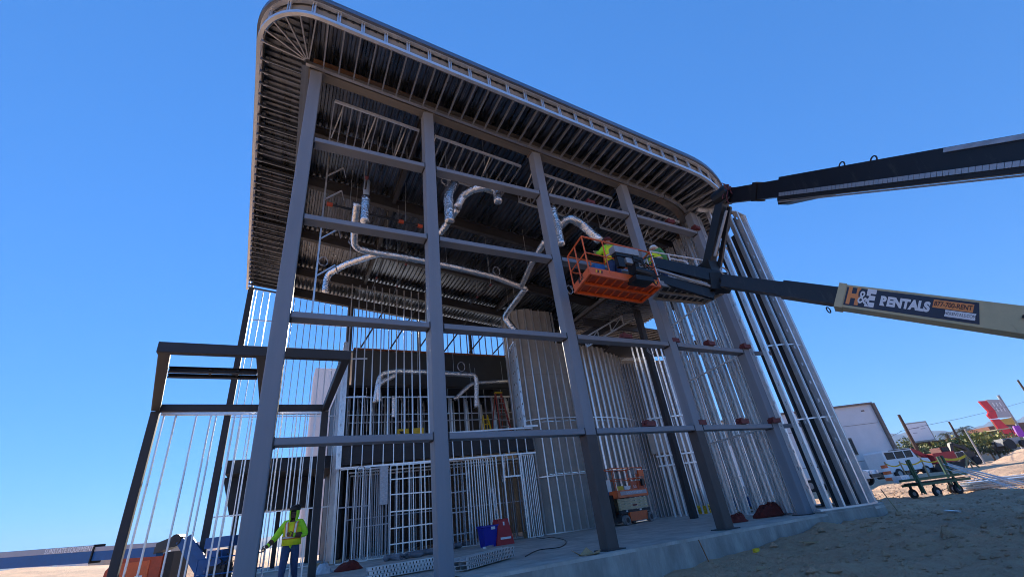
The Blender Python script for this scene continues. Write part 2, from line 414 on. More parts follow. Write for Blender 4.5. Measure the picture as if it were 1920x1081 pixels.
# ------------------------------------------------------------------ slab and footing wall
slab = thing('foundation_slab', 'pale grey concrete floor slab with an exposed curved footing edge', 'slab', (7, 0, -1.2))
slab['kind'] = 'structure'; del slab['label']; del slab['category']
b = B(); b.prism([(x, y, -.06) for x, y in FOOT], (0, 0, .06)); b.build('floor', 'concrete', slab)
IN = []
b = B()
edge = [V((x, y, -1.15)) for x, y in FOOT[:14]]
def cr(pts, n=5):
    return pts
b.sweep([p+V((0, .12, 0)) for p in edge[2:]], .24, 1.146); b.build('footing_wall', 'concrete_wall', slab)
# form joints and a low curb on the curved end
b = B(); b.sweep([V((x, y+.2, .001)) for x, y in FOOT[3:13]], .38, .05); b.build('curb', 'concrete_wall', slab)
# ------------------------------------------------------------------ roof geometry
def zr(x): return 12.51-.113*(x+.33)
YB = 14.2
def xl(y): return -1.78-.055*max(0, y)
def outline():
    p = [V((xl(YB), YB, 0)), V((xl(10), 10, 0)), V((xl(5), 5, 0)), V((xl(1.2), 1.2, 0))]
    p += arc(-.33, -.2, 1.45, 180, 270, 12)
    p += [V((x, -1.65, 0)) for x in (2, 4, 6, 8, 10)]
    p += arc(12.2, 3.55, 5.2, -90, 0, 22) + [V((17.4, 7, 0)), V((17.4, 10, 0)), V((17.4, YB, 0))]
    return [V((q.x, q.y, zr(q.x))) for q in p]
OUT = outline()
def yF(x):
    if x < -1.775: return .3
    if x < -.33: return -.2-math.sqrt(max(0, 1.45**2-(x+.33)**2))
    if x < 12.2: return -1.65
    return 3.55-math.sqrt(max(0, 5.2**2-(x-12.2)**2))
roof = thing('roof_canopy', 'sloping flat roof of ribbed metal deck with rounded corners and open metal fascia', 'roof', (7, 6, 12))
H = .62
# deck sheets, ribs running back
x = -.6; PITCH = .2
while x < 17.3:
    xe = min(x+1.0, 17.38); b = B(); prof = []; t = x
    while t < xe-.01:
        for dx, dz in ((0, 0), (.07, 0), (.095, .065), (.175, .065)):
            if t+dx <= xe+.001: prof.append((t+dx, dz))
        t += PITCH
    prof.append((xe, 0))
    rows = []
    for yy in (0, 1, 2, 3):
        rows.append([V((a, lerp(yF(a)+.05, YB-.02, yy/3), zr(a)+H-.09+dz)) for a, dz in prof])
    n = len(prof); b.add([q for r in rows for q in r], [(j*n+i, j*n+i+1, (j+1)*n+i+1, (j+1)*n+i) for j in range(3) for i in range(n-1)])
    b.build('deck_sheet', 'deck', roof); x = xe
y = -1.2
while y < YB-.1:   # left overhang: ribs run across
    ye = min(y+1.0, YB-.02); b = B(); prof = []; t = y
    while t < ye-.01:
        for dx, dz in ((0, 0), (.07, 0), (.095, .065), (.175, .065)):
            if t+dx <= ye+.001: prof.append((t+dx, dz))
        t += PITCH
    prof.append((ye, 0)); vs = []
    for a, dz in prof:
        lx = xl(a)+.05
        if a < -.2: lx = -.33-math.sqrt(max(.01, 1.40**2-(a+.2)**2))
        elif a < 1.2: lx = -1.74
        vs += [V((lx, a, zr(lx)+H-.09+dz)), V((-.62, a, zr(-.62)+H-.09+dz))]
    n = len(prof); b.add(vs, [(2*i, 2*i+1, 2*i+3, 2*i+2) for i in range(n-1)]); b.build('deck_sheet', 'deck', roof); y = ye
b = B(); b.prism([V((q.x, q.y, q.z+H)) for q in OUT], (0, 0, .14)); b.build('roofing', 'roofing', roof)
# fascia
def inset(d): 
    out = []
    for i, q in enumerate(OUT):
        t = OUT[min(i+1, len(OUT)-1)]-OUT[max(i-1, 0)]; t.z = 0; t.normalize(); out.append(q+V((-t.y, t.x, 0))*d)
    return out
b = B(); b.sweep(OUT, .09, .012); b.sweep([q+V((0, 0, .0125)) for q in inset(-.042)], .008, .10); b.build('fascia_track', 'galv', roof)
b = B(); b.sweep([q+V((0, 0, H-.05)) for q in OUT], .10, .045); b.build('fascia_track', 'galv', roof)
b = B(); b.sweep([q+V((0, 0, H+.002)) for q in inset(-.03)], .18, .17); b.build('roof_edge', 'galv_dark', roof)
ins = inset(.10)
fine = resample(ins, .61)
board = resample(ins, 2.44)
k = 0
pts = resample(ins, .1)
for i in range(0, len(pts)-1, 24):
    seg = pts[i:i+25]
    if len(seg) > 1:
        b = B(); b.sweep([q+V((0, 0, .06)) for q in seg], .014, H-.12); b.build('fascia_board', 'fascia_board', roof)
mid = resample(inset(.03), .61)
for i in range(1, len(mid)-1):
    t = mid[i+1]-mid[i-1]; t.z = 0
    o = pstud(roof, 'fascia_stud', mid[i].x, mid[i].y, mid[i].z+.03, mid[i].z+.03+.55, math.atan2(t.y, t.x)-math.pi/2, .085, .045)
# soffit joists: front, corner fan, left
BEAMY = -.22
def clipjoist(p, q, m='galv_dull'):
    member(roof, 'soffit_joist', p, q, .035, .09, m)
x = -.15
while x < 12.2:
    clipjoist((x, BEAMY-.03, zr(x)+.045), (x, -1.61, zr(x)+.045)); x += .407
for i in range(1, 15):
    a = math.radians(-90+i*5.8); p = V((12.2+3.75*math.cos(a), 3.55+3.75*math.sin(a), 0)); q = V((12.2+5.15*math.cos(a), 3.55+5.15*math.sin(a), 0))
    p.z = zr(p.x)+.045; q.z = zr(q.x)+.045; clipjoist(p, q)
for i in range(6):
    a = math.radians(188+i*15.5); q = V((-.33+1.41*math.cos(a), -.2+1.41*math.sin(a), 0)); p = V((-.52+.12*math.cos(a), -.3+.1*math.sin(a), 0))
    p.z = zr(p.x)+.045; q.z = zr(q.x)+.045; clipjoist(p, q)
y = .15
while y < YB-.1:
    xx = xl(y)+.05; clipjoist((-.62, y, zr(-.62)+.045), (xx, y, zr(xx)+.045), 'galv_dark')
    member(roof, 'clip', (xx+.16, y+.02, zr(xx)-.005), (xx+.16, y+.02, zr(xx)+.17), .09, .05, 'galv'); y += .407
# inner soffit tracks
path = [V((x, BEAMY, zr(x)-.01)) for x in (-.6, 3, 7, 12.2)]
b = B(); b.sweep(path, .09, .12); b.build('soffit_track', 'galv_dull', roof)
b = B(); b.sweep([V((q.x, q.y, zr(q.x)-.01)) for q in arc(12.2, 3.55, 3.77, -89, 0, 14)], .09, .12); b.build('soffit_track', 'galv_dull', roof)
b = B(); b.sweep([V((-.60, y, zr(-.6)-.01)) for y in (-.17, 4, 9, YB)], .20, .10); b.build('soffit_track', 'galv_dark', roof)
# hung soffit frames behind the columns, one in each bay
for x0, x1 in ((.25, 2.75), (3.25, 6.3), (7.0, 10.1), (10.7, 13.4)):
    y0, y1, dz = .35, 1.95, -.38
    for yy in (y0, y1): member(roof, 'frame_rail', (x0, yy, zr(x0)+dz), (x1, yy, zr(x1)+dz), .05, .09, 'galv')
    n = int((x1-x0)/.25)
    for i in range(n+1):
        xx = lerp(x0, x1, i/n); member(roof, 'frame_joist', (xx, y0+.03, zr(xx)+dz+.02), (xx, y1-.03, zr(xx)+dz+.02), .032, .06, 'galv_dull')
        if i % 2 == 0: member(roof, 'hanger', (xx+.02, y1, zr(xx)+dz+.05), (xx+.02, y1, zr(xx)+H-.1), .03, .03, 'galv_dull')
    for i in range(0, n, 4):
        xx = lerp(x0, x1, i/n); member(roof, 'kicker', (xx+.05, y1-.1, zr(xx)+dz+.05), (xx+.3, y1-.8, zr(xx)+H-.12), .035, .035, 'galv')
# ------------------------------------------------------------------ steel frame
frame = thing('steel_frame', 'grey primed steel frame of five tall tube columns with four rows of cross tubes', 'steel frame', (7, 0, 0))
CX = [-.31, 2.91, 6.67, 10.35, 13.88]; CY = [0, 0, 0, 0, .12]; CW = .31
for x, y in zip(CX, CY):
    zb = 2.40 if x in (6.67, 10.35) else .012
    member(frame, 'column', (x, y, zb), (x, y, zr(x)-.06), CW, CW, 'primer', 'hss')
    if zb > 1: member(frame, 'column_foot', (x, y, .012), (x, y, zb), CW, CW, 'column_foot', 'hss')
    for z in (2.48, 4.95, 7.43, 9.88):
        for sg in (-1, 1):
            if (x < 0 and sg < 0) or (x > 13 and sg > 0): continue
            b = B(); b.box((x+sg*(CW/2+.02), y, z-.08), (.035, .22, .02)); b.box((x+sg*(CW/2+.012), y-.15, z), (.02, .012, .16)); b.build('weld_plate', 'primer_dark', frame)
    b = B(); b.box((x, y, .012), (.5, .5, .022)); b.build('base_plate', 'primer_dark', frame)
    b = B(); b.box((x, y, zr(x)-.045), (.42, .32, .028)); b.build('cap_plate', 'primer_rusty', frame)
for z in (2.48, 4.95, 7.43, 9.88):
    for i in range(4):
        member(frame, 'girt', (CX[i]+CW/2+.003, CY[i], z), (CX[i+1]-CW/2-.003, CY[i+1], z), .29, .13, 'primer', 'hss')
member(frame, 'roof_beam', (-.46, 0, zr(-.46)+.24), (12.1, 0, zr(12.1)+.24), .26, .53, 'primer_rusty', 'i')
b = B()
cb = [V((q.x, q.y, zr(q.x)-.02)) for q in arc(12.1, 3.55, 3.55, -90, 0, 16)] + [V((15.65, 8, zr(15.65)-.02)), V((15.65, YB, zr(15.65)-.02))]
b.sweep(cb, .26, .03); b.sweep([q+V((0, 0, .5)) for q in cb], .26, .03); b.sweep([q+V((0, 0, .031)) for q in cb], .03, .468)
b.build('curved_beam', 'primer_rusty', frame)
for y in (2.3, 4.8, 8.3, 11.6, 13.9):
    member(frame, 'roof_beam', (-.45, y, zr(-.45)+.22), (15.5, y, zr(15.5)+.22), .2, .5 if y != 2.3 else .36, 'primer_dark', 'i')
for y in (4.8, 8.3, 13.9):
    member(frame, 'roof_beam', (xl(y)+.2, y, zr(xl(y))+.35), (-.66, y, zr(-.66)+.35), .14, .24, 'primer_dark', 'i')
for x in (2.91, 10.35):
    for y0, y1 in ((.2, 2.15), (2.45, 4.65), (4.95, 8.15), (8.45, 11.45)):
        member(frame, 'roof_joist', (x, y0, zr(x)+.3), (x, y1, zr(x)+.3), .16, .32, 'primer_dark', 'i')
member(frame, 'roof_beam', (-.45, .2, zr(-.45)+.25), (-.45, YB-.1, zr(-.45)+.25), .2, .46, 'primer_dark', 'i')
# columns further back
for x, y, zt in ((-.35, 4.8, 0), (-2.35, 13.95, 0), (2.6, 13.95, 0), (15.65, 6.0, 0)):
    member(frame, 'rear_column', (x, y, .002), (x, y, zr(x)-.04), .26, .26, 'primer_dark', 'hss')
# ------------------------------------------------------------------ entry canopy on the left
can = thing('entry_canopy', 'flat brown steel tube canopy frame sticking out beside the first column', 'canopy', (-1, 3.5, 0))
ZC = 4.6
A0, A1, A2, A3 = V((-2.35, 1.2, ZC)), V((1.11, 1.2, ZC)), V((1.11, 6.05, ZC)), V((-3.26, 6.0, ZC))
member(can, 'front_beam', A0-V((.1, 0, 0)), A1+V((.1, 0, 0)), .16, .22, 'primer_dark', 'hss')
member(can, 'rear_beam', A3, A2, .16, .2, 'primer_dark', 'hss')
member(can, 'side_beam', A1+V((0, .085, 0)), A2-V((0, .085, 0)), .18, .2, 'primer_dark', 'hss')
member(can, 'side_beam', A0+V((0, .085, 0)), A3-V((0, .085, 0)), .2, .2, 'primer_dark', 'hss')
member(can, 'middle_beam', (-.62, 1.29, ZC), (-.62, 5.9, ZC), .22, .2, 'primer_dark', 'hss')
for t, hh in ((2.55, .12), (3.0, .08)):
    xa = lerp(-2.35, -3.26, (t-1.2)/4.8)+.12
    member(can, 'purlin', (xa, t, ZC), (-.75, t, ZC), .12, hh, 'primer_dark', 'c')
for xx in (-1.7, -1.15):
    member(can, 'strap', (xx, 2.55, ZC+.02), (xx-.05, 3.0, ZC+.02), .05, .05, 'primer_dark')
member(can, 'post', (-3.26, 6.0, -.45), (-3.26, 6.0, ZC-.11), .2, .2, 'primer_dark', 'hss')
member(can, 'post', (1.11, 6.05, .002), (1.11, 6.05, ZC-.11), .2, .2, 'primer_dark', 'hss')
cw = thing('canopy_stud_wall', 'loose row of tall thin galvanized studs under the entry canopy', 'stud wall', (-1.5, 6, 0))
member(cw, 'top_track', (-3.12, 6, ZC-.16), (.98, 6, ZC-.16), .1, .07, 'galv')
member(cw, 'bottom_track', (-3.12, 6, .03), (.98, 6, .03), .1, .04, 'galv')
for xx in (-3.05, -2.78, -2.3, -1.95, -1.82, -1.35, -1.2, -.9, -.62, -.5, -.1, .3, .55, .85):
    stud(cw, xx, 6, .05, ZC-.2, random.choice((0, math.pi)), .09, .035)
# ------------------------------------------------------------------ stud walls
def wallrun(root, p, q, z0, z1f, step, web=.1, fl=.04, m='galv', punch=False, jitter=.0):
    p = V((*p, 0)); q = V((*q, 0)); L = (q-p).length; n = max(1, round(L/step)); d = (q-p)/L; a = math.atan2(d.y, d.x)
    for i in range(n+1):
        c = p.lerp(q, i/n)+d*rnd(-jitter, jitter); z1 = z1f(c.x) if callable(z1f) else z1f
        if punch: pstud(root, 'stud', c.x, c.y, z0, z1, a, web, fl, m)
        else: stud(root, c.x, c.y, z0, z1, a+random.choice((0, math.pi)), web, fl, m)
# bullnose wall on the right
rw = thing('bullnose_stud_wall', 'tall wall of wide punched studs curving round the right end of the slab', 'stud wall', (15.5, 0, 0))
wp = [V((x, y+.24, 0)) for x, y in FOOT[3:10]] + [V((16.85, -.05, 0)), V((17.1, 1.0, 0)), V((17.25, 2.6, 0)), V((17.3, 6, 0))]
b = B(); b.sweep([q+V((0, 0, .052)) for q in wp], .2, .045); b.build('bottom_track', 'galv', rw)
b = B(); b.sweep([V((q.x, q.y, zr(q.x)-.06)) for q in wp], .2, .055); b.build('top_track', 'galv', rw)
st = resample(wp, .40)
for i in range(1, len(st)-1):
    t = st[i+1]-st[i-1]
    pstud(rw, 'stud', st[i].x, st[i].y, .1, zr(st[i].x)-.06, math.atan2(t.y, t.x), .19, .06)
    if st[i].y < .2 and i % 3 == 0:
        pstud(rw, 'stud', st[i].x+t.normalized().x*.075, st[i].y+t.normalized().y*.075, .1, zr(st[i].x)-.06, math.atan2(t.y, t.x)+math.pi, .19, .06)
for z in (2.55, 5.0, 7.4):
    b = B(); b.sweep([V((q.x, q.y, z)) for q in wp[1:5]], .04, .04); b.build('bridging', 'galv', rw)
for i in range(2, len(st)-1, 2):
    if st[i].y < 1.5:
        q = st[i]; t = (st[i+1]-st[i-1]).normalized(); c = q+V((-t.y, t.x, 0))*.32+t*.2; member(rw, 'shade_post', (c.x, c.y, .05), (c.x, c.y, zr(c.x)-.06), .13, .16, 'primer_dark', 'hss')  # dark posts added to stand in for the shaded webs between bright studs
# inner row, going back from the last column
iw = thing('inner_stud_wall', 'row of doubled galvanized studs running back from the last column', 'stud wall', (14.8, 2.5, 0))
ip = [V((14.15, .45, 0)), V((14.5, 1.3, 0)), V((14.75, 2.3, 0)), V((14.9, 3.3, 0)), V((14.95, 4.3, 0))]
b = B(); b.sweep([q+V((0, 0, .002)) for q in ip], .16, .05); b.build('bottom_track', 'galv', iw)
for q in resample(ip, .62):
    for s_ in (-.06, 0.0, .09):
        pstud(iw, 'stud', q.x+s_*.2, q.y+s_, .052, zr(q.x)-.05, 1.35+(math.pi if s_ < 0 else 0), .2, .06)
for z in (2.5, 4.95, 7.4):
    member(iw, 'bridging', (14.05, .5, z), (14.86, 4.2, z), .03, .06, 'galv')
for z in (2.48, 4.95):
    member(iw, 'outrigger', (14.08, .16, z), (15.3, -.05, z), .12, .12, 'primer', 'hss')
for i, z in enumerate((.9, 2.2, 3.6, 5.7, 7.1, 8.5)):      # slotted clip plates beside the last column
    b = B(); b.box((14.12, -.02, z), (.16, .012, .5)); b.box((14.12, -.028, z), (.05, .006, .3)); b.build('clip_plate', 'galv', iw)
# strip of punched plate standing against the last column
pstud(iw, 'plate_stud', 14.13, -.03, .05, zr(14.1)-.1, math.pi/2, .22, .05)
# rear wall, left part: full height studs against the sky
bw = thing('rear_stud_wall', 'full height rear stud wall with open sky between its thin studs', 'stud wall', (0, 14, 0))
wallrun(bw, (-2.1, 14), (2.45, 14), .05, lambda x: zr(x)-.04, .31, .09, .035)
for z in (2.2, 6.2, 9.6, 11.0): member(bw, 'bridging', (-2.2, 14, z), (2.45, 14, z), .03, .05, 'galv')
member(bw, 'bottom_track', (-2.2, 14, .022), (2.45, 14, .022), .1, .04, 'galv')
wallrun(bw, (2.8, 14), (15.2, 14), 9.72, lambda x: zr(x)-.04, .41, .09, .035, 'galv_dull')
for i in range(8):
    x0 = 3.2+i*1.55; member(bw, 'brace', (x0, 13.75, 9.75), (x0+1.15, 12.6, zr(x0+1.1)-.1), .06, .06, 'primer_dark')
for x in (6.4, 9.6, 12.6): member(bw, 'jamb', (x, 13.9, 9.72), (x, 13.9, zr(x)-.04), .16, .16, 'primer_dark', 'hss')
# left wall between first column and rear (few studs, doubled)
lw = thing('side_stud_wall', 'pair of dark jamb studs and tall studs just behind the first column', 'stud wall', (-.2, 2, 0))
for yy in (.9, 1.5, 2.4, 3.4): pstud(lw, 'stud', -.3, yy, .05, zr(-.3)-.06, math.pi/2 if yy < 2 else 0, .12, .05)
member(lw, 'bottom_track', (-.3, .3, .025), (-.3, 4.6, .025), .12, .045, 'galv')
# ------------------------------------------------------------------ interior: upper floor
WA, WB = V((2.3, 11.6, 0)), V((10.8, 10.05, 0))
WD = (WB-WA).normalized(); WANG = math.atan2(WD.y, WD.x); WN = V((-WD.y, WD.x, 0))
def wx(x): return WA.lerp(WB, (x-WA.x)/(WB.x-WA.x))
uf = thing('upper_floor', 'dark upper floor deck with a black edge beam and open stud partitions above', 'floor deck', (6.5, 13, 4))
b = B(); b.prism([WA+V((0, 0, 4.36)), WB+V((0, 0, 4.36)), V((17, 10.3, 4.36)), V((17, 19, 4.36)), V((2.3, 19, 4.36))], (0, 0, .16)); b.build('deck', 'sheath', uf)
member(uf, 'edge_beam', WA+V((0, 0, 3.95))-WN*.1, WB+V((0, 0, 3.95))-WN*.1, .24, .78, 'primer_dark', 'i')
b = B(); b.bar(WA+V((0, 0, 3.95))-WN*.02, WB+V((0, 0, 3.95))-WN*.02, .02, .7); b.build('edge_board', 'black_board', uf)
for i in range(1, 20):
    c = WA.lerp(WB, i/20); member(uf, 'drop_stud', c+V((0, 0, 3.45))-WN*.26, c+V((0, 0, 4.3))-WN*.26, .035, .08, 'galv', 'c', up=WN)
member(uf, 'drop_track', WA+V((0, 0, 3.42))-WN*.26, WB+V((0, 0, 3.42))-WN*.26, .1, .07, 'galv')
member(uf, 'floor_track', WA+V((0, 0, 4.56))-WN*.26, WB+V((0, 0, 4.56))-WN*.26, .12, .07, 'galv')
member(uf, 'floor_track', wx(6.3)+V((0, 0, 4.28))-WN*.28, WB+V((0, 0, 4.28))-WN*.28, .1, .05, 'galv')
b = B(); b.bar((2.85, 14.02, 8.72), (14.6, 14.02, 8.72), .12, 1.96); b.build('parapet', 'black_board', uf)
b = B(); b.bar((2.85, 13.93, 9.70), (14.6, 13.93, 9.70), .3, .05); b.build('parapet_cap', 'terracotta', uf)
b = B(); b.box((9.6, 16.55, 7.72), (14.5, 5.0, .12)); b.build('ceiling', 'black_board', uf)  # black ceiling and boards added to keep the space behind dark
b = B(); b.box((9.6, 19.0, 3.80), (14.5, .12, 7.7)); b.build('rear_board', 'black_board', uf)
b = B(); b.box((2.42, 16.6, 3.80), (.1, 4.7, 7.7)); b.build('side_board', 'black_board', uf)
for x in (4.2, 7.6, 11.0): member(uf, 'ceiling_beam', (x, 14.15, 7.5), (x, 18.9, 7.5), .16, .3, 'primer_dark', 'i')
uw = thing('upper_stud_wall', 'row of tall studs standing on the upper floor edge below the roof', 'stud wall', (4.5, 11, 4.6))
for i in range(12):
    c = wx(2.35+i*.36)-WN*.26; stud(uw, c.x, c.y, 4.6, zr(c.x)-.05, WANG+random.choice((0, math.pi)), .1, .05)
pstud(uw, 'corner_stud', wx(2.3).x-.12, wx(2.3).y-.3, 3.4, 9.0, math.pi/2, .2, .06)
for z in (6.4, 8.2): 
    member(uw, 'bridging', wx(2.3)+V((0, 0, z))-WN*.24, wx(3.2)+V((0, 0, z))-WN*.24, .03, .06, 'galv')
for i in range(10):      # wall going back along the left edge
    stud(uw, 2.22, 11.7+i*.23, .05, 9.2 if i < 5 else 7.5, math.pi/2, .09, .035)
up = thing('upper_partition', 'back partition of thin studs on the upper floor in deep shade', 'stud wall', (7, 13.4, 4.6))
member(up, 'floor_track', (2.6, 13.4, 4.55), (12.4, 13.0, 4.55), .1, .05, 'galv'); member(up, 'top_track', (2.6, 13.4, 6.95), (12.4, 13.0, 6.95), .1, .06, 'galv')
for i in range(25):
    x = 2.7+i*.4+rnd(-.06, .06); y = lerp(13.4, 13.0, (x-2.6)/9.8); stud(up, x, y, 4.58, 6.92, random.choice((0, math.pi)), .09, .035, 'galv_dull')
for i in range(34):
    stud(up, 3.0+i*.31, 15.4+(i%3)*.5, 4.54, 7.6, rnd(0, 6), .09, .035, 'galv')
for i in range(9):
    x0 = 3.2+i*1.1; member(up, 'ceiling_strut', (x0, 14.3, 7.3), (x0+.5, 15.4, 7.0), .04, .04, 'galv'); member(up, 'ceiling_hanger', (x0+.4, 13.9, 6.2), (x0+.4, 13.9, 7.6), .015, .015, 'galv')
member(up, 'cross_rail', (2.7, 13.9, 6.2), (12.4, 13.6, 6.2), .05, .04, 'galv')
member(up, 'bridging', (2.7, 13.35, 5.7), (12.3, 12.95, 5.7), .03, .05, 'galv_dull')
b = B(); b.box((9.9, 17.2, 9.62), (14.9, 6.2, .1)); b.build('bounce_roof', 'bounce_white', uf)  # unseen white roof added to bounce sun onto the deck underside
# return wall beside the drum
rt = thing('return_stud_wall', 'narrow return of close studs beside the curved grey wall on the upper floor', 'stud wall', (10.6, 10.3, 4.6))
for i in range(6): pstud(rt, 'stud', 10.5+.06*i, 10.0+i*.3, 4.6, 9.0, 1.3, .12, .04)
member(rt, 'sill_track', (10.3, 9.82, 4.62), (11.0, 9.7, 4.62), .14, .08, 'galv')
member(rt, 'top_track', (10.45, 9.9, 9.02), (10.85, 11.6, 9.02), .12, .05, 'galv')
# ------------------------------------------------------------------ interior: lower floor walls
def lower(name, label, xa, xb, step, back, rows=(), m='galv', jit=.03, topz=3.38, web=.09, smat='galv_dull'):
    p = wx(xa)+WN*back; q = wx(xb)+WN*back; r = thing(name, label, 'stud wall', ((p.x+q.x)/2, (p.y+q.y)/2, 0))
    member(r, 'bottom_track', p+V((0, 0, .022)), q+V((0, 0, .022)), .1, .04, 'galv'); member(r, 'top_track', p+V((0, 0, topz)), q+V((0, 0, topz)), .1, .06, 'galv')
    wallrun(r, (p.x, p.y), (q.x, q.y), .045, topz-.03, step, web, .035, m, False, jit)
    for z in rows: member(r, 'bridging', p+V((0, 0, z+rnd(-.03, .03)))-WN*.055, q+V((0, 0, z+rnd(-.03, .03)))-WN*.055, .015, .045, smat)
    return r
lower('lower_stud_wall', 'stud wall with an open left bay under the black edge beam', 2.35, 3.5, .29, -.26, (1.95,))
a = lower('closet_stud_wall', 'close-set metal studs with a wide perforated plate on the lower floor', 3.0, 4.25, .10, .25, (1.2,), 'galv_dull')
lower('braced_stud_wall', 'lower stud wall crossed by five horizontal straps, left of the second column', 4.3, 6.25, .26, -.24, (.45, 1.02, 1.58, 2.22, 2.8), jit=.05, smat='galv')
lower('gridded_stud_wall', 'lower stud wall with straps just right of the second column', 6.3, 7.7, .17, .0, (.5, 1.3, 2.1, 2.8), 'galv_dull')
lower('dense_stud_wall', 'dense bright studs left of the lower doorway', 7.55, 8.75, .11, -.1, (), 'galv')
lower('jamb_stud_wall', 'bright close studs right of the lower doorway against the curved wall', 10.05, 10.7, .10, -.1, (), 'galv')
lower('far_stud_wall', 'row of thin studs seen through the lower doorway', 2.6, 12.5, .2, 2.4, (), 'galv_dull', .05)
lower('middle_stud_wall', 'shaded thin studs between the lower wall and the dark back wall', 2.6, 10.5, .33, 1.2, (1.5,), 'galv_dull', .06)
dr = thing('doorway_frame', 'doorway framed with galvanized jamb studs and a header on the lower floor', 'door frame', (9.4, 10.3, 0))
for x in (8.85, 9.15, 9.95, 10.03): c = wx(x)-WN*.25; pstud(dr, 'jamb', c.x, c.y, .02, 3.4, WANG, .12, .05)
member(dr, 'header', wx(9.15)-WN*.25+V((0, 0, 2.5)), wx(9.95)-WN*.25+V((0, 0, 2.5)), .1, .07, 'galv')
for x in (9.4, 9.68): member(dr, 'cripple', wx(x)-WN*.25+V((0, 0, 2.54)), wx(x)-WN*.25+V((0, 0, 3.38)), .035, .08, 'galv', 'c', up=WN)
# perforated plate leaning in the lower wall
b = B(); c = wx(4.05)-WN*.3
b.bar(c+V((0, 0, 1.9)), c+V((0, 0, 3.4)), .32, .012, up=WN)
o = b.build('metal_plate', 'galv_dull'); tag(o, 'grey metal plate fixed high on the close-set studs', 'metal plate')
# low roof at the rear left
lr = thing('low_canopy', 'dark flat low roof on a thick post behind the entry canopy studs', 'canopy', (-.6, 16, 0))
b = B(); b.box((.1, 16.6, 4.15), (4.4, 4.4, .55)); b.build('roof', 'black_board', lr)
b = B(); b.box((.3, 17.5, 3.15), (2.6, 1.2, 1.4)); b.build('hood', 'primer_dark', lr)
b = B(); b.loft([[V((-1.7+dx*.9, 16.0+dy*.5, 3.85)) for dx, dy in ((-.6, -1), (.6, -1), (.6, 1), (-.6, 1))], [V((-1.5+dx*.45, 16.0+dy*.5, 2.3)) for dx, dy in ((-.6, -1), (.6, -1), (.6, 1), (-.6, 1))]]); b.build('hopper', 'black_board', lr)
for x, y in ((-1.5, 16.0), (1.7, 18), (.2, 17.6)): member(lr, 'post', (x, y, -.4), (x, y, 3.9), .2, .2, 'primer_dark', 'hss')
# pale panel leaning far behind the rear studs
# ------------------------------------------------------------------ curved sheathed wall (drum)
dm = thing('curved_wall', 'tall curved wall of grey sheathing boards with bright vertical studs on its face', 'wall', (13.5, 10, 0))
dp = [V((10.85, 11.9, 0)), V((10.72, 11.2, 0)), V((10.95, 10.5, 0)), V((11.6, 10.1, 0)), V((12.6, 9.95, 0)), V((13.6, 9.93, 0)), V((14.6, 9.97, 0)), V((15.6, 10.08, 0)), V((16.6, 10.3, 0)), V((17.6, 10.65, 0)), V((18.6, 11.2, 0))]
def catmull(p, n=8):
    o = []
    for i in range(len(p)-1):
        a, b_, c, d = p[max(0, i-1)], p[i], p[i+1], p[min(len(p)-1, i+2)]
        for k in range(n):
            t = k/n; o.append(.5*((2*b_)+(c-a)*t+(2*a-5*b_+4*c-d)*t*t+(3*b_-a-3*c+d)*t**3))
    return o+[p[-1]]
dc = catmull(dp); dfine = resample(dc, .1)
def dtop(x): return zr(x)-.05 if x < 13.3 else 9.1
i = 0
while i < len(dfine)-1:
    seg = dfine[i:i+13]
    if len(seg) < 2: break
    top = dtop(seg[len(seg)//2].x); z = .01
    while z < top-.05:
        ze = min(z+2.44, top); b = B(); b.sweep([q+V((0, 0, z+.004)) for q in seg], .016, ze-z-.010); b.build('board', 'sheath', dm); z = ze
    i += 12
ds = resample(dc, .41)
for i in range(1, len(ds)-1):
    t = ds[i+1]-ds[i-1]; a = math.atan2(t.y, t.x); nn = V((t.y, -t.x, 0)).normalized()
    c = ds[i]+nn*.06
    stud(dm, c.x, c.y, .05, dtop(c.x), a, .09, .06)
    if c.x > 13.3: stud(dm, c.x+.05, c.y, .05, dtop(c.x), a+math.pi, .09, .06)
front = [q for q in resample(dc, .3) if q.x > 10.9 or q.y < 10.8]
off = lambda q, i, L, d: q+V(((L[min(i+1, len(L)-1)]-L[max(i-1, 0)]).y, -(L[min(i+1, len(L)-1)]-L[max(i-1, 0)]).x, 0)).normalized()*d
for z in (2.35, 5.0):
    b = B(); b.sweep([off(q, i, front, .11)+V((0, 0, z)) for i, q in enumerate(front)], .012, .05); b.build('strap', 'galv', dm)
b = B(); b.sweep([off(q, i, front, .06)+V((0, 0, .012)) for i, q in enumerate(front)], .1, .04); b.build('bottom_track', 'galv', dm)
# framed truss-like soffit band over the drum, running forward
tb = thing('soffit_truss', 'open ladder-like soffit framing sloping down across the upper right bay', 'soffit framing', (13, 8, 9.5))
for (u0, v0), (u1, v1), yy in (((1100, 650), (1275, 545), 7.5), ((1080, 622), (1230, 540), 9.0)):
    p, q = onY(u0, v0, yy), onY(u1, v1, yy-2)
    for dz in (0, .5): member(tb, 'chord', p+V((0, 0, dz)), q+V((0, 0, dz)), .06, .07, 'galv')
    for k in range(9):
        c = p.lerp(q, k/8); member(tb, 'web', c+V((0, 0, .04)), c+V((0, 0, .47)), .05, .05, 'galv')
    for k in range(0, 8, 2): member(tb, 'diagonal', p.lerp(q, k/8)+V((0, 0, .04)), p.lerp(q, (k+1)/8)+V((0, 0, .46)), .035, .035, 'galv')
p, q = onY(1085, 640, 8.2), onY(1250, 545, 6.4)
b = B(); b.bar(p, q, .14, .55); b.build('bulkhead', 'primer_dark', tb)
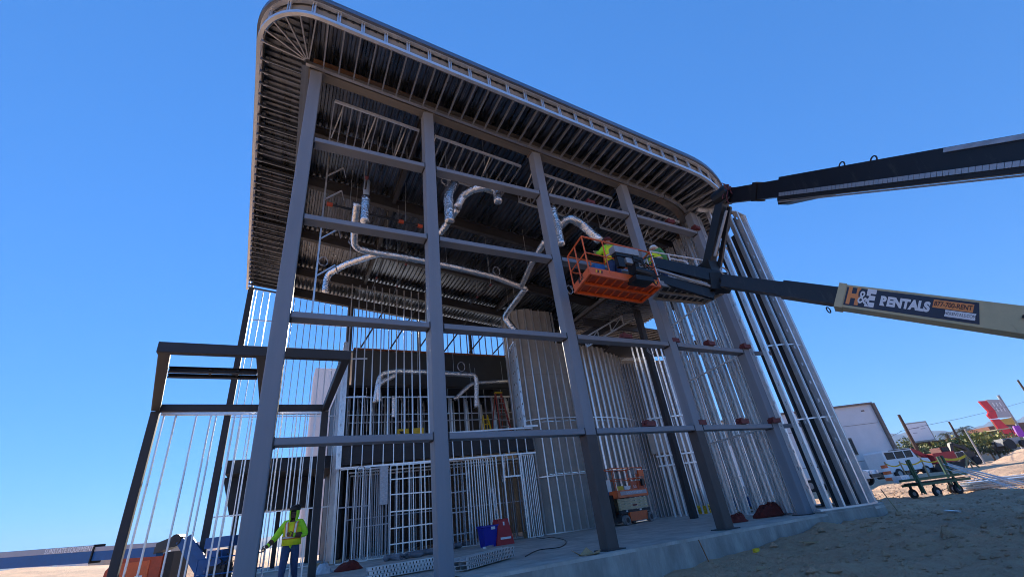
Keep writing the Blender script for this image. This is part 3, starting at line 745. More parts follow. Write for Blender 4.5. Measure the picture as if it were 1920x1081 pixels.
# rooms right of the drum: two rows of thin studs, window-like frames, pale boards
rr = thing('side_room_frame', 'shaded room framing with pale board and window frames right of the curved wall', 'stud wall', (17, 8.6, 0))
for i in range(9): stud(rr, 17.2+i*.24, 8.6-i*.12, .02, 8.6, 1.1, .09, .035, 'galv')
for z in (2.3, 2.75, 4.6): member(rr, 'sill', (17.0, 8.65, z), (19.3, 7.5, z), .09, .07, 'galv')
for i in range(26): stud(rr, 17.7+i*.2, 10.9-i*.05, .02, 8.4, 0, .09, .035, 'galv_dull')
for i in range(8): stud(rr, 18.9+i*.3, 9.4-i*.2, .02, 8.2, 1.1, .09, .035, 'galv_dull')
b = B(); b.bar((18.6, 10.6, 3.7), (23.4, 8.6, 3.7), .05, 1.2); b.build('pale_board', 'sheath_light', rr)
b = B(); b.bar((17.4, 11.2, 4.3), (24.2, 10.2, 4.3), .06, 8.8); b.build('rear_board', 'sheath', rr)
b = B(); b.bar((16.6, 10.2, 8.95), (24.2, 8.5, 8.95), 2.4, .12); b.build('ceiling', 'primer_dark', rr)

# lower roof over the rooms on the right, ribbed deck on dark beams
lo = thing('lower_roof', 'ribbed metal lower roof deck behind the fourth column', 'roof', (15.3, 9, 9.3))
yy = 4.6
while yy < 14.1:
    b = B(); prof = []; t = yy
    while t < yy+.99:
        for dx, dz in ((0, 0), (.07, 0), (.095, .065), (.175, .065)): prof.append((t+dx, dz))
        t += .2
    prof.append((yy+1.0, 0)); n = len(prof)
    b.add([V((xx, a, 9.62-.05*(xx-13)+dz)) for a, dz in prof for xx in (13.4, 17.2 if yy < 6.9 else 21.5)], [(2*i, 2*i+1, 2*i+3, 2*i+2) for i in range(n-1)]); b.build('deck_sheet', 'deck', lo); yy += 1.0
b = B(); b.add([V((13.4, 4.6, 9.75)), V((17.2, 4.6, 9.56)), V((17.2, 14.6, 9.56)), V((13.4, 14.6, 9.75)), V((13.4, 4.6, 9.9)), V((17.2, 4.6, 9.71)), V((17.2, 14.6, 9.71)), V((13.4, 14.6, 9.9))], [(0, 1, 2, 3), (7, 6, 5, 4), (0, 4, 5, 1), (1, 5, 6, 2), (2, 6, 7, 3), (3, 7, 4, 0)]); b.build('roofing', 'roofing', lo)
for y_ in (4.7, 7.6, 10.6): member(lo, 'beam', (13.4, y_, 9.42), (17.2, y_, 9.23), .16, .34, 'primer_dark', 'i')
b = B(); b.bar((13.5, 14.05, 9.6), (21.5, 14.05, 9.6), .08, 2.6); b.build('rear_board', 'black_board', lo)
# ------------------------------------------------------------------ ducts
def duct(label, runs, r=.13, group='foil ducts hung below the roof'):
    """runs: list of polylines of world points; foil-wrapped round duct with soft elbows and wrapped joints."""
    p0 = V(runs[0][0]); root = thing('air_duct', label, 'duct', p0, group)
    for pts in runs:
        pts = [V(p) for p in pts]; sm_ = []
        for i, p in enumerate(pts):
            if 0 < i < len(pts)-1:
                a = (pts[i-1]-p); c = (pts[i+1]-p); k = min(.28, a.length*.4, c.length*.4)
                A, Cc = p+a.normalized()*k, p+c.normalized()*k
                for t in (0, .25, .5, .75, 1): sm_.append(A*(1-t)**2+p*2*t*(1-t)+Cc*t*t)
            else: sm_.append(p)
        fin = resample(sm_, .11)+[sm_[-1]]
        rr = [r*(1+.07*noise.noise(V((i*.9, p0.x, p0.y)))+(.06 if i % 9 == 0 else 0)) for i in range(len(fin))]
        B().tube(fin, rr, 12).build('duct_run', 'foil', root, True)
        L = 0
        for i in range(12, len(fin)-4, 18):
            q = fin[i]; B().tube([q+V((0, 0, r)), V((q.x, q.y, min(zr(q.x)+.5, q.z+2.4))) if q.z > 8 else q+V((0, 0, 1.2))], .006, 5).build('hanger_wire', 'galv', root)
    return root
def Zp(L, z): return [onZ(u, v, z) for u, v in L]
Zd = 9.9
main = Zp([(668, 412), (664, 438), (664, 464), (700, 473), (760, 482), (850, 500), (930, 519), (985, 540)], Zd)
main[0].z += .7; main[1].z += .35
duct('long foil duct running across the bays below the roof deck', [main], .13)
t = onZ(684, 415, 9.3); duct('short bright foil duct hanging straight down in the first bay', [[t+V((0, 0, .95)), t+V((0, 0, .5)), t]], .135)
q = t+V((0, 0, .96)); o = B().tube([q, q+V((.05, .3, .9))], .10, 12).build('dark_duct', 'greymetal', None, True); tag(o, 'dull metal duct stub above the bright hanging duct', 'duct')
br = Zp([(712, 474), (650, 494), (614, 514)], Zd); end = br[-1]+V((-.02, 0, -.75))
duct('foil duct branch bent down behind the first column', [[br[0], br[1], br[2], end]], .125)
lw_ = Zp([(985, 540), (945, 590)], Zd); e2 = onZ(968, 622, Zd-1.0)
duct('foil duct elbow dropping in front of the curved grey wall', [[lw_[0], lw_[1]+V((0, 0, -.1)), e2]], .15)
duct('foil duct rising from the long duct toward the third column', [Zp([(978, 535), (1000, 487), (1022, 452)], Zd)], .125)
t = onZ(843, 415, 8.9); a = onZ(846, 352, 9.9); 
duct('crumpled foil duct end hanging beside the second column', [[onZ(852, 345, 10.6), t+V((.0, .0, 1.1)), t]], .15)
duct('curved foil duct arching to the right of the second column', [[onZ(858, 388, 9.9)] + Zp([(868, 366), (893, 352), (930, 350)], 10.3) + [onZ(934, 378, 9.5)]], .13)
duct('dull foil duct lying behind the second column', [Zp([(856, 392), (842, 415), (826, 436)], 9.9)], .12)
t = onZ(1052, 458, 8.9); duct('foil duct hanging straight down right of the third column', [[t+V((-.05, 0, 1.6)), t+V((0, 0, .8)), t]], .14)
duct('thick foil duct reaching down to the orange lift basket', [[onZ(1048, 425, 10.0)] + Zp([(1066, 407), (1088, 418)], 10.0) + [onZ(1126, 452, 9.2)]], .16)
Zu = 6.75
def Yp(L, y): return [onY(u, v, y) for u, v in L]
GU = 'foil ducts on the upper floor'
duct('foil duct running level under the black parapet on the upper floor', [Yp([(703, 755), (712, 702), (740, 696), (800, 698), (893, 703), (893, 764)], 12.4)], .13, GU)
duct('thin foil duct branch slanting behind the second column upstairs', [Yp([(712, 752), (708, 720), (742, 703)], 12.1)], .12, GU)
duct('foil duct slanting down to the left on the upper floor', [Yp([(852, 748), (884, 718), (972, 713)], 12.8)], .10, GU)
duct('short foil duct drop behind the tall upper studs', [Yp([(738, 742), (738, 782)], 12.4)], .10, GU)
duct('foil duct hanging in the lower doorway', [Yp([(944, 842), (944, 903)], 10.9)], .10, 'foil ducts on the lower floor')
duct('foil duct leaning behind the red plastic carton', [Yp([(922, 910), (933, 974)], 10.6)], .09, 'foil ducts on the lower floor')
# sprinkler pipes running back below the deck, red couplings
for k, (pa, pb, lab) in enumerate((((737, 440), (696, 548), 'thin black sprinkler pipe crossing behind the long foil duct in the first bay'), ((772, 468), (735, 560), 'thin black sprinkler pipe just left of the second column'),
        ((693, 300), (676, 415), 'thin black sprinkler pipe beside the bright hanging duct'), ((935, 520), (880, 570), 'thin black sprinkler pipe behind the second bay'))):
    a, c = onZ(*pa, 10.6), onZ(*pb, 10.6); root = thing('sprinkler_pipe', lab, 'pipe', a, 'sprinkler pipes below the roof')
    B().tube([a, c], .03, 8).build('pipe', 'black', root)
    for t in (.25, .7):
        q = a.lerp(c, t); d = (c-a).normalized(); B().tube([q-d*.07, q+d*.07], .05, 10).build('coupling', 'clamp_red', root)
        B().tube([q, V((q.x, q.y, zr(q.x)+.5))], .008, 5).build('hanger_rod', 'galv', root)
a, c = onZ(618, 383, 10.7), onZ(792, 425, 10.7); root = thing('sprinkler_main', 'black sprinkler main with orange-red couplings across the first bay', 'pipe', a)
B().tube([a, c], .045, 8).build('pipe', 'black', root)
for t in (.0, .75, .97): q = a.lerp(c, t); B().tube([q-(c-a).normalized()*.09, q+(c-a).normalized()*.09], .075, 10).build('coupling', 'orange_dk', root)
for t in (.2, .8): q = a.lerp(c, t); B().tube([q, V((q.x, q.y, zr(q.x)+.5))], .008, 5).build('hanger_rod', 'galv', root)
# hung stud stack left in first bay
hf = thing('hung_stud_frame', 'vertical stud with short arms hanging behind the first column', 'stud frame', (.3, 3.3, 6))
p, q = onY(616, 290, 3.3), onY(585, 585, 3.3); member(hf, 'stud', (q.x, 3.3, q.z), (q.x, 3.3, zr(q.x)+.4), .05, .09, 'galv', 'c')
for v_ in (330, 375, 450, 520):
    p = onY(612, v_, 3.3); member(hf, 'arm', (q.x, 3.3, p.z), (q.x+.5, 3.1, p.z+.35), .04, .04, 'galv'); member(hf, 'strap', (q.x+.5, 3.1, p.z+.35), (q.x+.62, 3.5, p.z+.3), .03, .03, 'galv_dull')
# coils of wire on the ducts and girts
for u, v, y, lab in ((606, 490, 4.0, 'small loop of pale cable behind the first column'), (662, 452, 5.0, 'loop of cable hung beside the duct elbow'), (835, 340, 2.0, 'loop of pale cable at the second column'),
        (865, 687, 9.5, 'large loop of cable before the dark upper floor'), (1068, 543, 2.0, 'loop of cable below the orange basket'), (931, 508, 5.0, 'small loop of cable above the long duct'), (1220, 655, 3, 'brown loop hanging below the second cross tube'), (677, 883, 10.0, 'loop of white cable hanging at the lower stud wall')):
    c = onY(u, v, y); r = 9*((c-CAM).length)/FPX*.8
    o = B().tube([c+V((math.cos(t*.42)*r, .04*math.sin(t), math.sin(t*.42)*r*1.2)) for t in range(0, 30)], .012, 5, True).build('cable_loop', 'galv_dull'); tag(o, lab, 'cable', 'loops of cable')
# ------------------------------------------------------------------ red clamps sitting on the girts
for i, (u, v, z, lab) in enumerate(((1173, 630, 5.02, 'dark red clamp on the second cross tube left of the fourth column'), (1263, 640, 5.02, 'dark red clamp at the fourth column on the second cross tube'), (1330, 645, 5.02, 'dark red clamp on the second cross tube between the last two columns'), (1398, 652, 5.02, 'dark red clamp at the last column on the second cross tube'),
        (1218, 800, 2.55, 'dark red clamp on the lowest cross tube left of the fourth column'), (1313, 795, 2.55, 'dark red clamp at the fourth column on the lowest cross tube'), (1393, 793, 2.55, 'dark red clamp on the lowest cross tube between the last two columns'), (1452, 790, 2.55, 'dark red clamp at the last column on the lowest cross tube'),
        (1106, 382, 9.95, 'dark red clamp on the top cross tube right of the third column'), (1257, 420, 9.95, 'dark red clamp on the top cross tube right of the fourth column'), (1306, 432, 9.95, 'dark red clamp on the top cross tube at the last column'))):
    p = onY(u, v, -.05); root = thing('clamp', lab, 'clamp', (p.x, -.05, z), 'red clamps left on the cross tubes')
    b = B(); b.box((p.x, -.05, z+.07), (.3, .22, .13), Matrix.Rotation(rnd(-.2, .2), 3, 'Z')); b.box((p.x-.1, -.06, z+.15), (.08, .18, .05)); b.build('body', 'clamp_red', root)
    b = B(); b.tube([(p.x-.2, -.06, z+.08), (p.x+.22, -.06, z+.1)], .02, 6); b.build('screw', 'clamp_red', root)
# ------------------------------------------------------------------ boom lifts
def rail(bld, pts, r=.022, n=7, closed=False):
    pts = [V(p) for p in pts]
    if closed: pts = pts+[pts[0]]
    for a, c in zip(pts, pts[1:]): bld.tube([a, c], r, n)
    for p in pts: bld.sphere(p, r*1.05, 7, 5)
def basket(root, quad, z, colr, floor_mat, rails, posts_front=True, toe=.16):
    """quad: far-left, far-right, near-right, near-left floor corners."""
    fl, fr, nr, nl = [V((q.x, q.y, z)) for q in quad]
    ce = (fl+fr+nr+nl)/4
    fp = thing_part = B()
    n1, n2 = 9, 4
    for i in range(n1): a, c = fl.lerp(fr, (i+.5)/n1), nl.lerp(nr, (i+.5)/n1); fp.bar(a+V((0, 0, .03)), c+V((0, 0, .03)), .035, .03)
    fp.build('floor_bar', floor_mat, root)
    b = B(); b.add([q+V((0, 0, .062)) for q in (fl, fr, nr, nl)]+[q+V((0, 0, .052)) for q in (fl, fr, nr, nl)], [(0, 1, 2, 3), (7, 6, 5, 4), (0, 4, 5, 1), (1, 5, 6, 2), (2, 6, 7, 3), (3, 7, 4, 0)]); b.build('floor_mesh', 'orange_dk' if floor_mat.startswith('orange') else 'primer_dark', root)
    for a, c in ((fl, fr), (nl, nr), (fl, nl), (fr, nr), (fl.lerp(nl, .5), fr.lerp(nr, .5))): b = B(); b.bar(a, c, .06, .07); b.build('floor_frame', colr, root)
    for a, c in ((fl, fr), (fr, nr), (nr, nl), (nl, fl)): b = B(); b.bar(a+V((0, 0, .035+toe/2)), c+V((0, 0, .035+toe/2)), .012, toe); b.build('toe_board', colr, root)
    top = z+1.12; midz = z+.62
    for zz in (top, midz):
        b = B(); rail(b, [V((q.x, q.y, zz)) for q in (fl, fr, nr, nl)], .024 if zz == top else .018, 7, True); b.build('rail', rails, root)
    for q in (fl, fr, nr, nl, fl.lerp(fr, .33), fl.lerp(fr, .67), nl.lerp(nr, .28), nl.lerp(nr, .72), fl.lerp(nl, .5)):
        b = B(); b.tube([q+V((0, 0, .1)), V((q.x, q.y, top))], .02, 7); b.build('post', rails, root)
    return fl, fr, nr, nl
bl = thing('boom_lift', 'boom lift with an orange basket, dark fly boom and cream lettered main boom', 'boom lift', (12.6, -10.5, -.6))
ZB = 6.0
qd = [onZ(1078, 547, ZB), onZ(1203, 566, ZB), onZ(1238, 537, ZB), onZ(1106, 512, ZB)]
fl, fr, nr, nl = basket(bl, qd, ZB, 'orange', 'orange', 'orange')
# raised entry loop at the right and a side gate bow
b = B(); rail(b, [fl.lerp(fr, .55)+V((0, 0, 1.1)), fl.lerp(fr, .58)+V((0, 0, 1.45)), fr+V((-.05, 0, 1.45)), fr+V((0, 0, 1.1))], .024); b.build('rail', 'orange', bl)
for t in (.08, .88):      # hazard stripes
    for k in range(4):
        a = nl.lerp(nr, t+k*.025)+V((0, -.012, .10)); b = B(); b.add([a+V((0, 0, -.04)), a+V((.035, 0, -.04)), a+V((.06, 0, .04)), a+V((.025, 0, .04)), a+V((0, .004, -.04)), a+V((.035, .004, -.04)), a+V((.06, .004, .04)), a+V((.025, .004, .04))], [(0, 1, 2, 3), (7, 6, 5, 4), (0, 4, 5, 1), (1, 5, 6, 2), (2, 6, 7, 3), (3, 7, 4, 0)]); b.build('hazard_stripe', 'black' if k % 2 else 'yellow', bl)
text(bl, 'lettering', 'JLG', .2, 'black', fl.lerp(nl, .5)+V((-.012, 0, .12)), nl-fl, (0, 0, 1), .0, bold=.008)
b = B(); c = nl.lerp(nr, .55)+V((0, -.06, .85)); b.box(c, (.85, .22, .2)); b.build('control_box', 'greymetal', bl)
b = B(); b.box(c+V((.0, .0, -.14)), (.8, .18, .12)); b.box(c+V((-.3, -.05, -.4)), (.22, .12, .3)); b.box(c+V((.25, -.05, -.3)), (.12, .12, .2)); b.build('control_panel', 'black', bl)
b = B(); b.box(c+V((-.02, -.08, -.33)), (.22, .1, .16)); b.box(c+V((.35, -.08, -.42)), (.14, .1, .12)); b.build('valve_block', 'greymetal', bl)
b = B(); b.box(nl.lerp(nr, .2)+V((0, .25, .25)), (.32, .3, .36)); b.build('tool_box', 'blue', bl)
mt = nl.lerp(nr, .68)+V((0, -.05, .35))
b = B(); b.box(mt, (.34, .3, .7)); b.tube([mt+V((-.25, -.1, -.1)), mt+V((.3, -.15, -.2))], .13, 12); b.box(mt+V((-.1, -.1, -.4)), (.6, .35, .14)); b.build('rotator', 'black', bl)
b = B()
for k in range(9):
    s0 = mt+V((rnd(-.3, .2), -.15, rnd(-.2, .4))); pts = [s0]
    for j in range(4): pts.append(pts[-1]+V((rnd(.02, .2), rnd(-.08, .05), rnd(-.16, .12))))
    b.tube(pts, .016, 5)
b.build('hose', 'rubber', bl)
K = dep(1350, 534, 11.9)
ja, jb = dep(1222, 492, 12.6), dep(1345, 520, 11.9)
b = B(); b.bar(ja, jb, .16, .30, h2=.34); b.build('jib_arm', 'navy', bl)
ja2, jb2 = dep(1218, 518, 12.5), dep(1340, 552, 11.8)
b = B(); b.bar(ja2, jb2, .14, .22, h2=.3); b.build('jib_arm', 'navy', bl)
b = B(); b.tube([dep(1230, 505, 12.4), dep(1335, 537, 11.8)], .04, 8); b.build('jib_cylinder', 'greymetal', bl)
b = B(); b.bar(dep(1330, 530, 11.9), dep(1368, 530, 11.8), .3, .5); b.tube([K+V((0, -.2, 0)), K+V((0, .2, 0))], .2, 14); b.build('knuckle', 'black', bl)
b = B(); q = dep(1352, 512, 11.7); b.tube([q+V((math.cos(t)*.14, -.1, math.sin(t)*.12)) for t in [k*.5 for k in range(14)]], .022, 6); b.build('hose_loop', 'greymetal', bl)
E0 = dep(1366, 528, 11.9); E1 = dep(1470, 541, 10.7); E2 = dep(1572, 557, 9.85); E3 = dep(1930, 606, 7.9)
dirb = (E3-E2).normalized(); 
E1 = E2+(E1-E2).dot(dirb)*dirb; E0 = E2+(E0-E2).dot(dirb)*dirb
b = B(); b.bar(E0, E1+dirb*.4, .26, .33); b.build('fly_boom', 'navy', bl)
b = B(); b.bar(E1, E2+dirb*.5, .31, .40); b.build('mid_boom', 'navy', bl)
E4 = E3+dirb*3.2
b = B(); b.bar(E2, E4, .40, .52); b.build('main_boom', 'cream', bl)
bx = (dirb.cross(V((0, 0, 1)))).normalized(); bu = bx.cross(dirb).normalized()
side = -bx if (-bx).dot(CAM-E2) > 0 else bx
b = B(); b.bar(E2-dirb*.02, E2+dirb*.12, .44, .56); b.build('boom_collar', 'cream', bl)
b = B(); b.tube([E2-bu*.33+dirb*(-.12)+V((math.cos(t)*.07, 0, math.sin(t)*.07)) for t in [k*.6 for k in range(12)]], .014, 6); b.build('lifting_eye', 'black', bl)
# sign panel on the side of the main boom
def bp(s, h): return E2+dirb*s+bu*h+side*.201
xd = dirb
s0 = find_u(lambda s_: bp(s_, 0), 1585, 0, 6); s1 = find_u(lambda s_: bp(s_, 0), 1832, 0, 6); KS = (s1-s0)/2.45
def plate(name, m, pts, th=.006):
    b = B(); b.prism([p for p in pts], side*th); return b.build(name, m, bl)
plate('sign_panel', 'navy_panel', [bp(s0, -.21), bp(s1+.06, -.21), bp(s1, .21), bp(s0, .21)])
text(bl, 'lettering', 'H', .50, 'orange_letter', bp(s0+KS*.17, 0)+side*.009, xd, bu, 0, bold=.03, sx=KS*.74)
text(bl, 'lettering', '&', .44, 'navy_panel', bp(s0+KS*.36, 0)+side*.012, xd, bu, 0, bold=.045, sx=KS*.72)
text(bl, 'lettering', 'E', .50, 'letter_white', bp(s0+KS*.52, 0)+side*.010, xd, bu, 0, bold=.03, sx=KS*.74)
text(bl, 'lettering', '&', .40, 'letter_white', bp(s0+KS*.36, 0)+side*.015, xd, bu, 0, bold=.004, sx=KS*.72)
text(bl, 'lettering', 'RENTALS', .27, 'letter_white', bp(s0+KS*1.19, -.015)+side*.009, xd, bu, 0, bold=.016, sx=KS*.84)
plate('sign_patch', 'orange_letter', [bp(s0+KS*1.7, .0)+side*.007, bp(s0+KS*2.38, .0)+side*.007, bp(s0+KS*2.38, .165)+side*.007, bp(s0+KS*1.7, .165)+side*.007], .004)
text(bl, 'lettering', '877-700-RENT', .135, 'letter_dark', bp(s0+KS*2.04, .08)+side*.012, xd, bu, 0, bold=.003, sx=KS*.78)
plate('sign_patch', 'letter_white', [bp(s0+KS*1.93, -.15)+side*.007, bp(s0+KS*2.44, -.15)+side*.007, bp(s0+KS*2.44, -.015)+side*.007, bp(s0+KS*1.93, -.015)+side*.007], .004)
text(bl, 'lettering', 'HERENTALS.COM', .085, 'navy_panel', bp(s0+KS*2.185, -.083)+side*.012, xd, bu, 0, sx=KS*.78)
b = B(); b.bar(bp(s1+.55, .05)+side*.03, bp(s1+.95, .05)+side*.03, .05, .05); b.build('grab_handle', 'black', bl)
def chassis(root, at_, ang, paint):
    R3 = Matrix.Rotation(ang, 3, 'Z'); o = V(at_)
    P = lambda x, y, z: o+R3 @ V((x, y, z))
    b = B(); b.box(P(0, 0, .75), (3.0, 1.6, .5), R3); b.box(P(0, 0, 1.15), (1.4, 1.5, .35), R3); b.build('chassis', 'greymetal', root)
    b = B(); b.box(P(-.3, 0, 1.75), (2.6, 2.0, .8), R3); b.build('turntable', paint, root)
    for sx_ in (-1.2, 1.2):
        for sy in (-1.05, 1.05):
            wl = B().tube([P(sx_, sy-.2, .5), P(sx_, sy+.2, .5)], .5, 20).build('wheel', 'rubber', root); B().tube([P(sx_, sy-.22, .5), P(sx_, sy+.22, .5)], .26, 14).build('rim', 'cream', wl)
base1 = V((E4.x+.3, E4.y-.3, gh(E4.x+.3, E4.y-.3)))
chassis(bl, base1, math.atan2(dirb.y, dirb.x), 'cream')
b = B(); b.bar(E4, V((base1.x, base1.y, max(E4.z, base1.z+1.6)))+V((0, 0, -.3)), .5, .5); b.build('boom_foot', 'cream', bl)
# second lift: black boom overhead, folded jib, grey basket
b2 = thing('boom_lift', 'boom lift with a long black boom overhead, folded jib and grey basket', 'boom lift', (6.5, -12, -.8))
ZG = 6.12
qd = [onZ(1225, 559, ZG), onZ(1319, 569, ZG), onZ(1357, 549, ZG), onZ(1239, 534, ZG)]
gfl, gfr, gnr, gnl = basket(b2, qd, ZG, 'greymetal', 'greymetal', 'white', toe=.1)
b = B(); b.box(gfr.lerp(gnr, .4)+V((-.45, .2, .75)), (.6, .4, .55)); b.build('storage_box', 'sheath_light', b2)
b = B(); b.box(gfr.lerp(gnr, .4)+V((-.45, -.02, .72)), (.4, .03, .3)); b.build('box_opening', 'cardboard', b2)
b = B(); rail(b, [gfr+V((-.9, 0, 1.1)), gfr+V((-.85, 0, 1.55)), gfr+V((-.1, 0, 1.55)), gfr+V((0, 0, 1.1))], .022); b.build('rail', 'white', b2)
J = dep(1364, 368, 12.4)
F1 = dep(1515, 351, 10.6); F2 = dep(1940, 285, 6.2); dd = (F2-J).normalized()
b = B(); b.bar(J, J+dd*2.6, .24, .40, h2=.42); b.build('fly_boom', 'navy', b2)
s2 = (F1-J).dot(dd); b = B(); b.bar(J+dd*1.1, J+dd*1.25, .3, .48); b.build('boom_collar', 'black', b2)
F3 = J+dd*((F2-J).length+5.0)
b = B(); b.bar(J+dd*s2, F3, .34, .52); b.build('main_boom', 'navy', b2)
bx2 = dd.cross(V((0, 0, 1))).normalized(); bu2 = bx2.cross(dd).normalized(); sd2 = -bx2 if (-bx2).dot(CAM-J) > 0 else bx2
def bq(s, h, o=.0): return J+dd*s+bu2*h+sd2*(.175+o)
Lt = (F3-J).length
b = B(); b.bar(bq(s2+.1, -.24, .05), bq(Lt, -.24, .05), .05, .12, up=bu2); b.build('cable_tray', 'black', b2)
s = s2+.15
while s < Lt-1:
    b = B(); b.bar(bq(s, -.17, .06), bq(s+.078, -.17, .06), .08, .085, up=bu2); b.build('cable_chain_link', 'galv_dull', b2); s += .085
for hh in (-.30, -.34): b = B(); b.tube([bq(s2+.1, hh, .03), bq(Lt, hh, .03)], .018, 6); b.build('hydraulic_line', 'greymetal', b2)
b = B(); b.loft([[bq(s2+.0, -.26, -.3), bq(s2, -.26, 0), bq(s2+.05, -.4, 0), bq(s2+.05, -.4, -.3)], [bq(s2+1.3, -.26, -.3), bq(s2+1.3, -.26, 0), bq(s2+1.3, -.28, 0), bq(s2+1.3, -.28, -.3)]]); b.build('boom_shoe', 'black', b2)
for s in (s2+1.45, s2+2.1):
    c = J+dd*s+bu2*.26; b = B(); b.tube([c+dd*math.cos(t)*.06+bu2*(math.sin(t)*.08+.03) for t in [k*.35 for k in range(10)]], .014, 6); b.build('lifting_eye', 'black', b2)
b = B(); b.bar(bq(s2+3.4, .21, .03), bq(Lt, .21, .03), .04, .07, up=bu2); b.build('cable_cover', 'galv_dull', b2)
LA = dep(1328, 500, 12.3); b = B(); b.bar(dep(1354, 378, 12.4), LA, .3, .22); b.build('jib_arm', 'black', b2)
LB = dep(1347, 512, 12.2); b = B(); b.bar(dep(1368, 388, 12.3), LB, .09, .1); b.build('jib_link', 'black', b2)
b = B(); b.tube([dep(1362, 395, 12.2), dep(1340, 480, 12.1)], .04, 8); b.build('jib_cylinder', 'greymetal', b2)
b = B(); b.tube([J+V((-.15, -.2, 0)), J+V((-.15, .25, 0))], .24, 14); b.bar(J+V((-.3, 0, -.1)), J+V((.3, 0, .1)), .36, .34); b.build('knuckle', 'black', b2)
b = B()
for k in range(10):
    pts = [J+V((rnd(-.3, 0), -.22, rnd(-.1, .2)))]
    for j in range(5): pts.append(pts[-1]+V((rnd(-.1, .06), rnd(-.04, .04), rnd(-.16, .1))))
    b.tube(pts, .014, 5)
b.build('hose', 'clamp_red', b2)
b = B(); b.box(LA+V((0, 0, -.15)), (.4, .4, .5)); b.build('rotator', 'black', b2)
base2 = V((F3.x, F3.y-.5, gh(F3.x, F3.y-.5)))
chassis(b2, base2, math.atan2(dd.y, dd.x), 'navy')
b = B(); b.bar(F3, V((base2.x, base2.y, base2.z+1.9)), .5, .5); b.build('boom_foot', 'navy', b2)
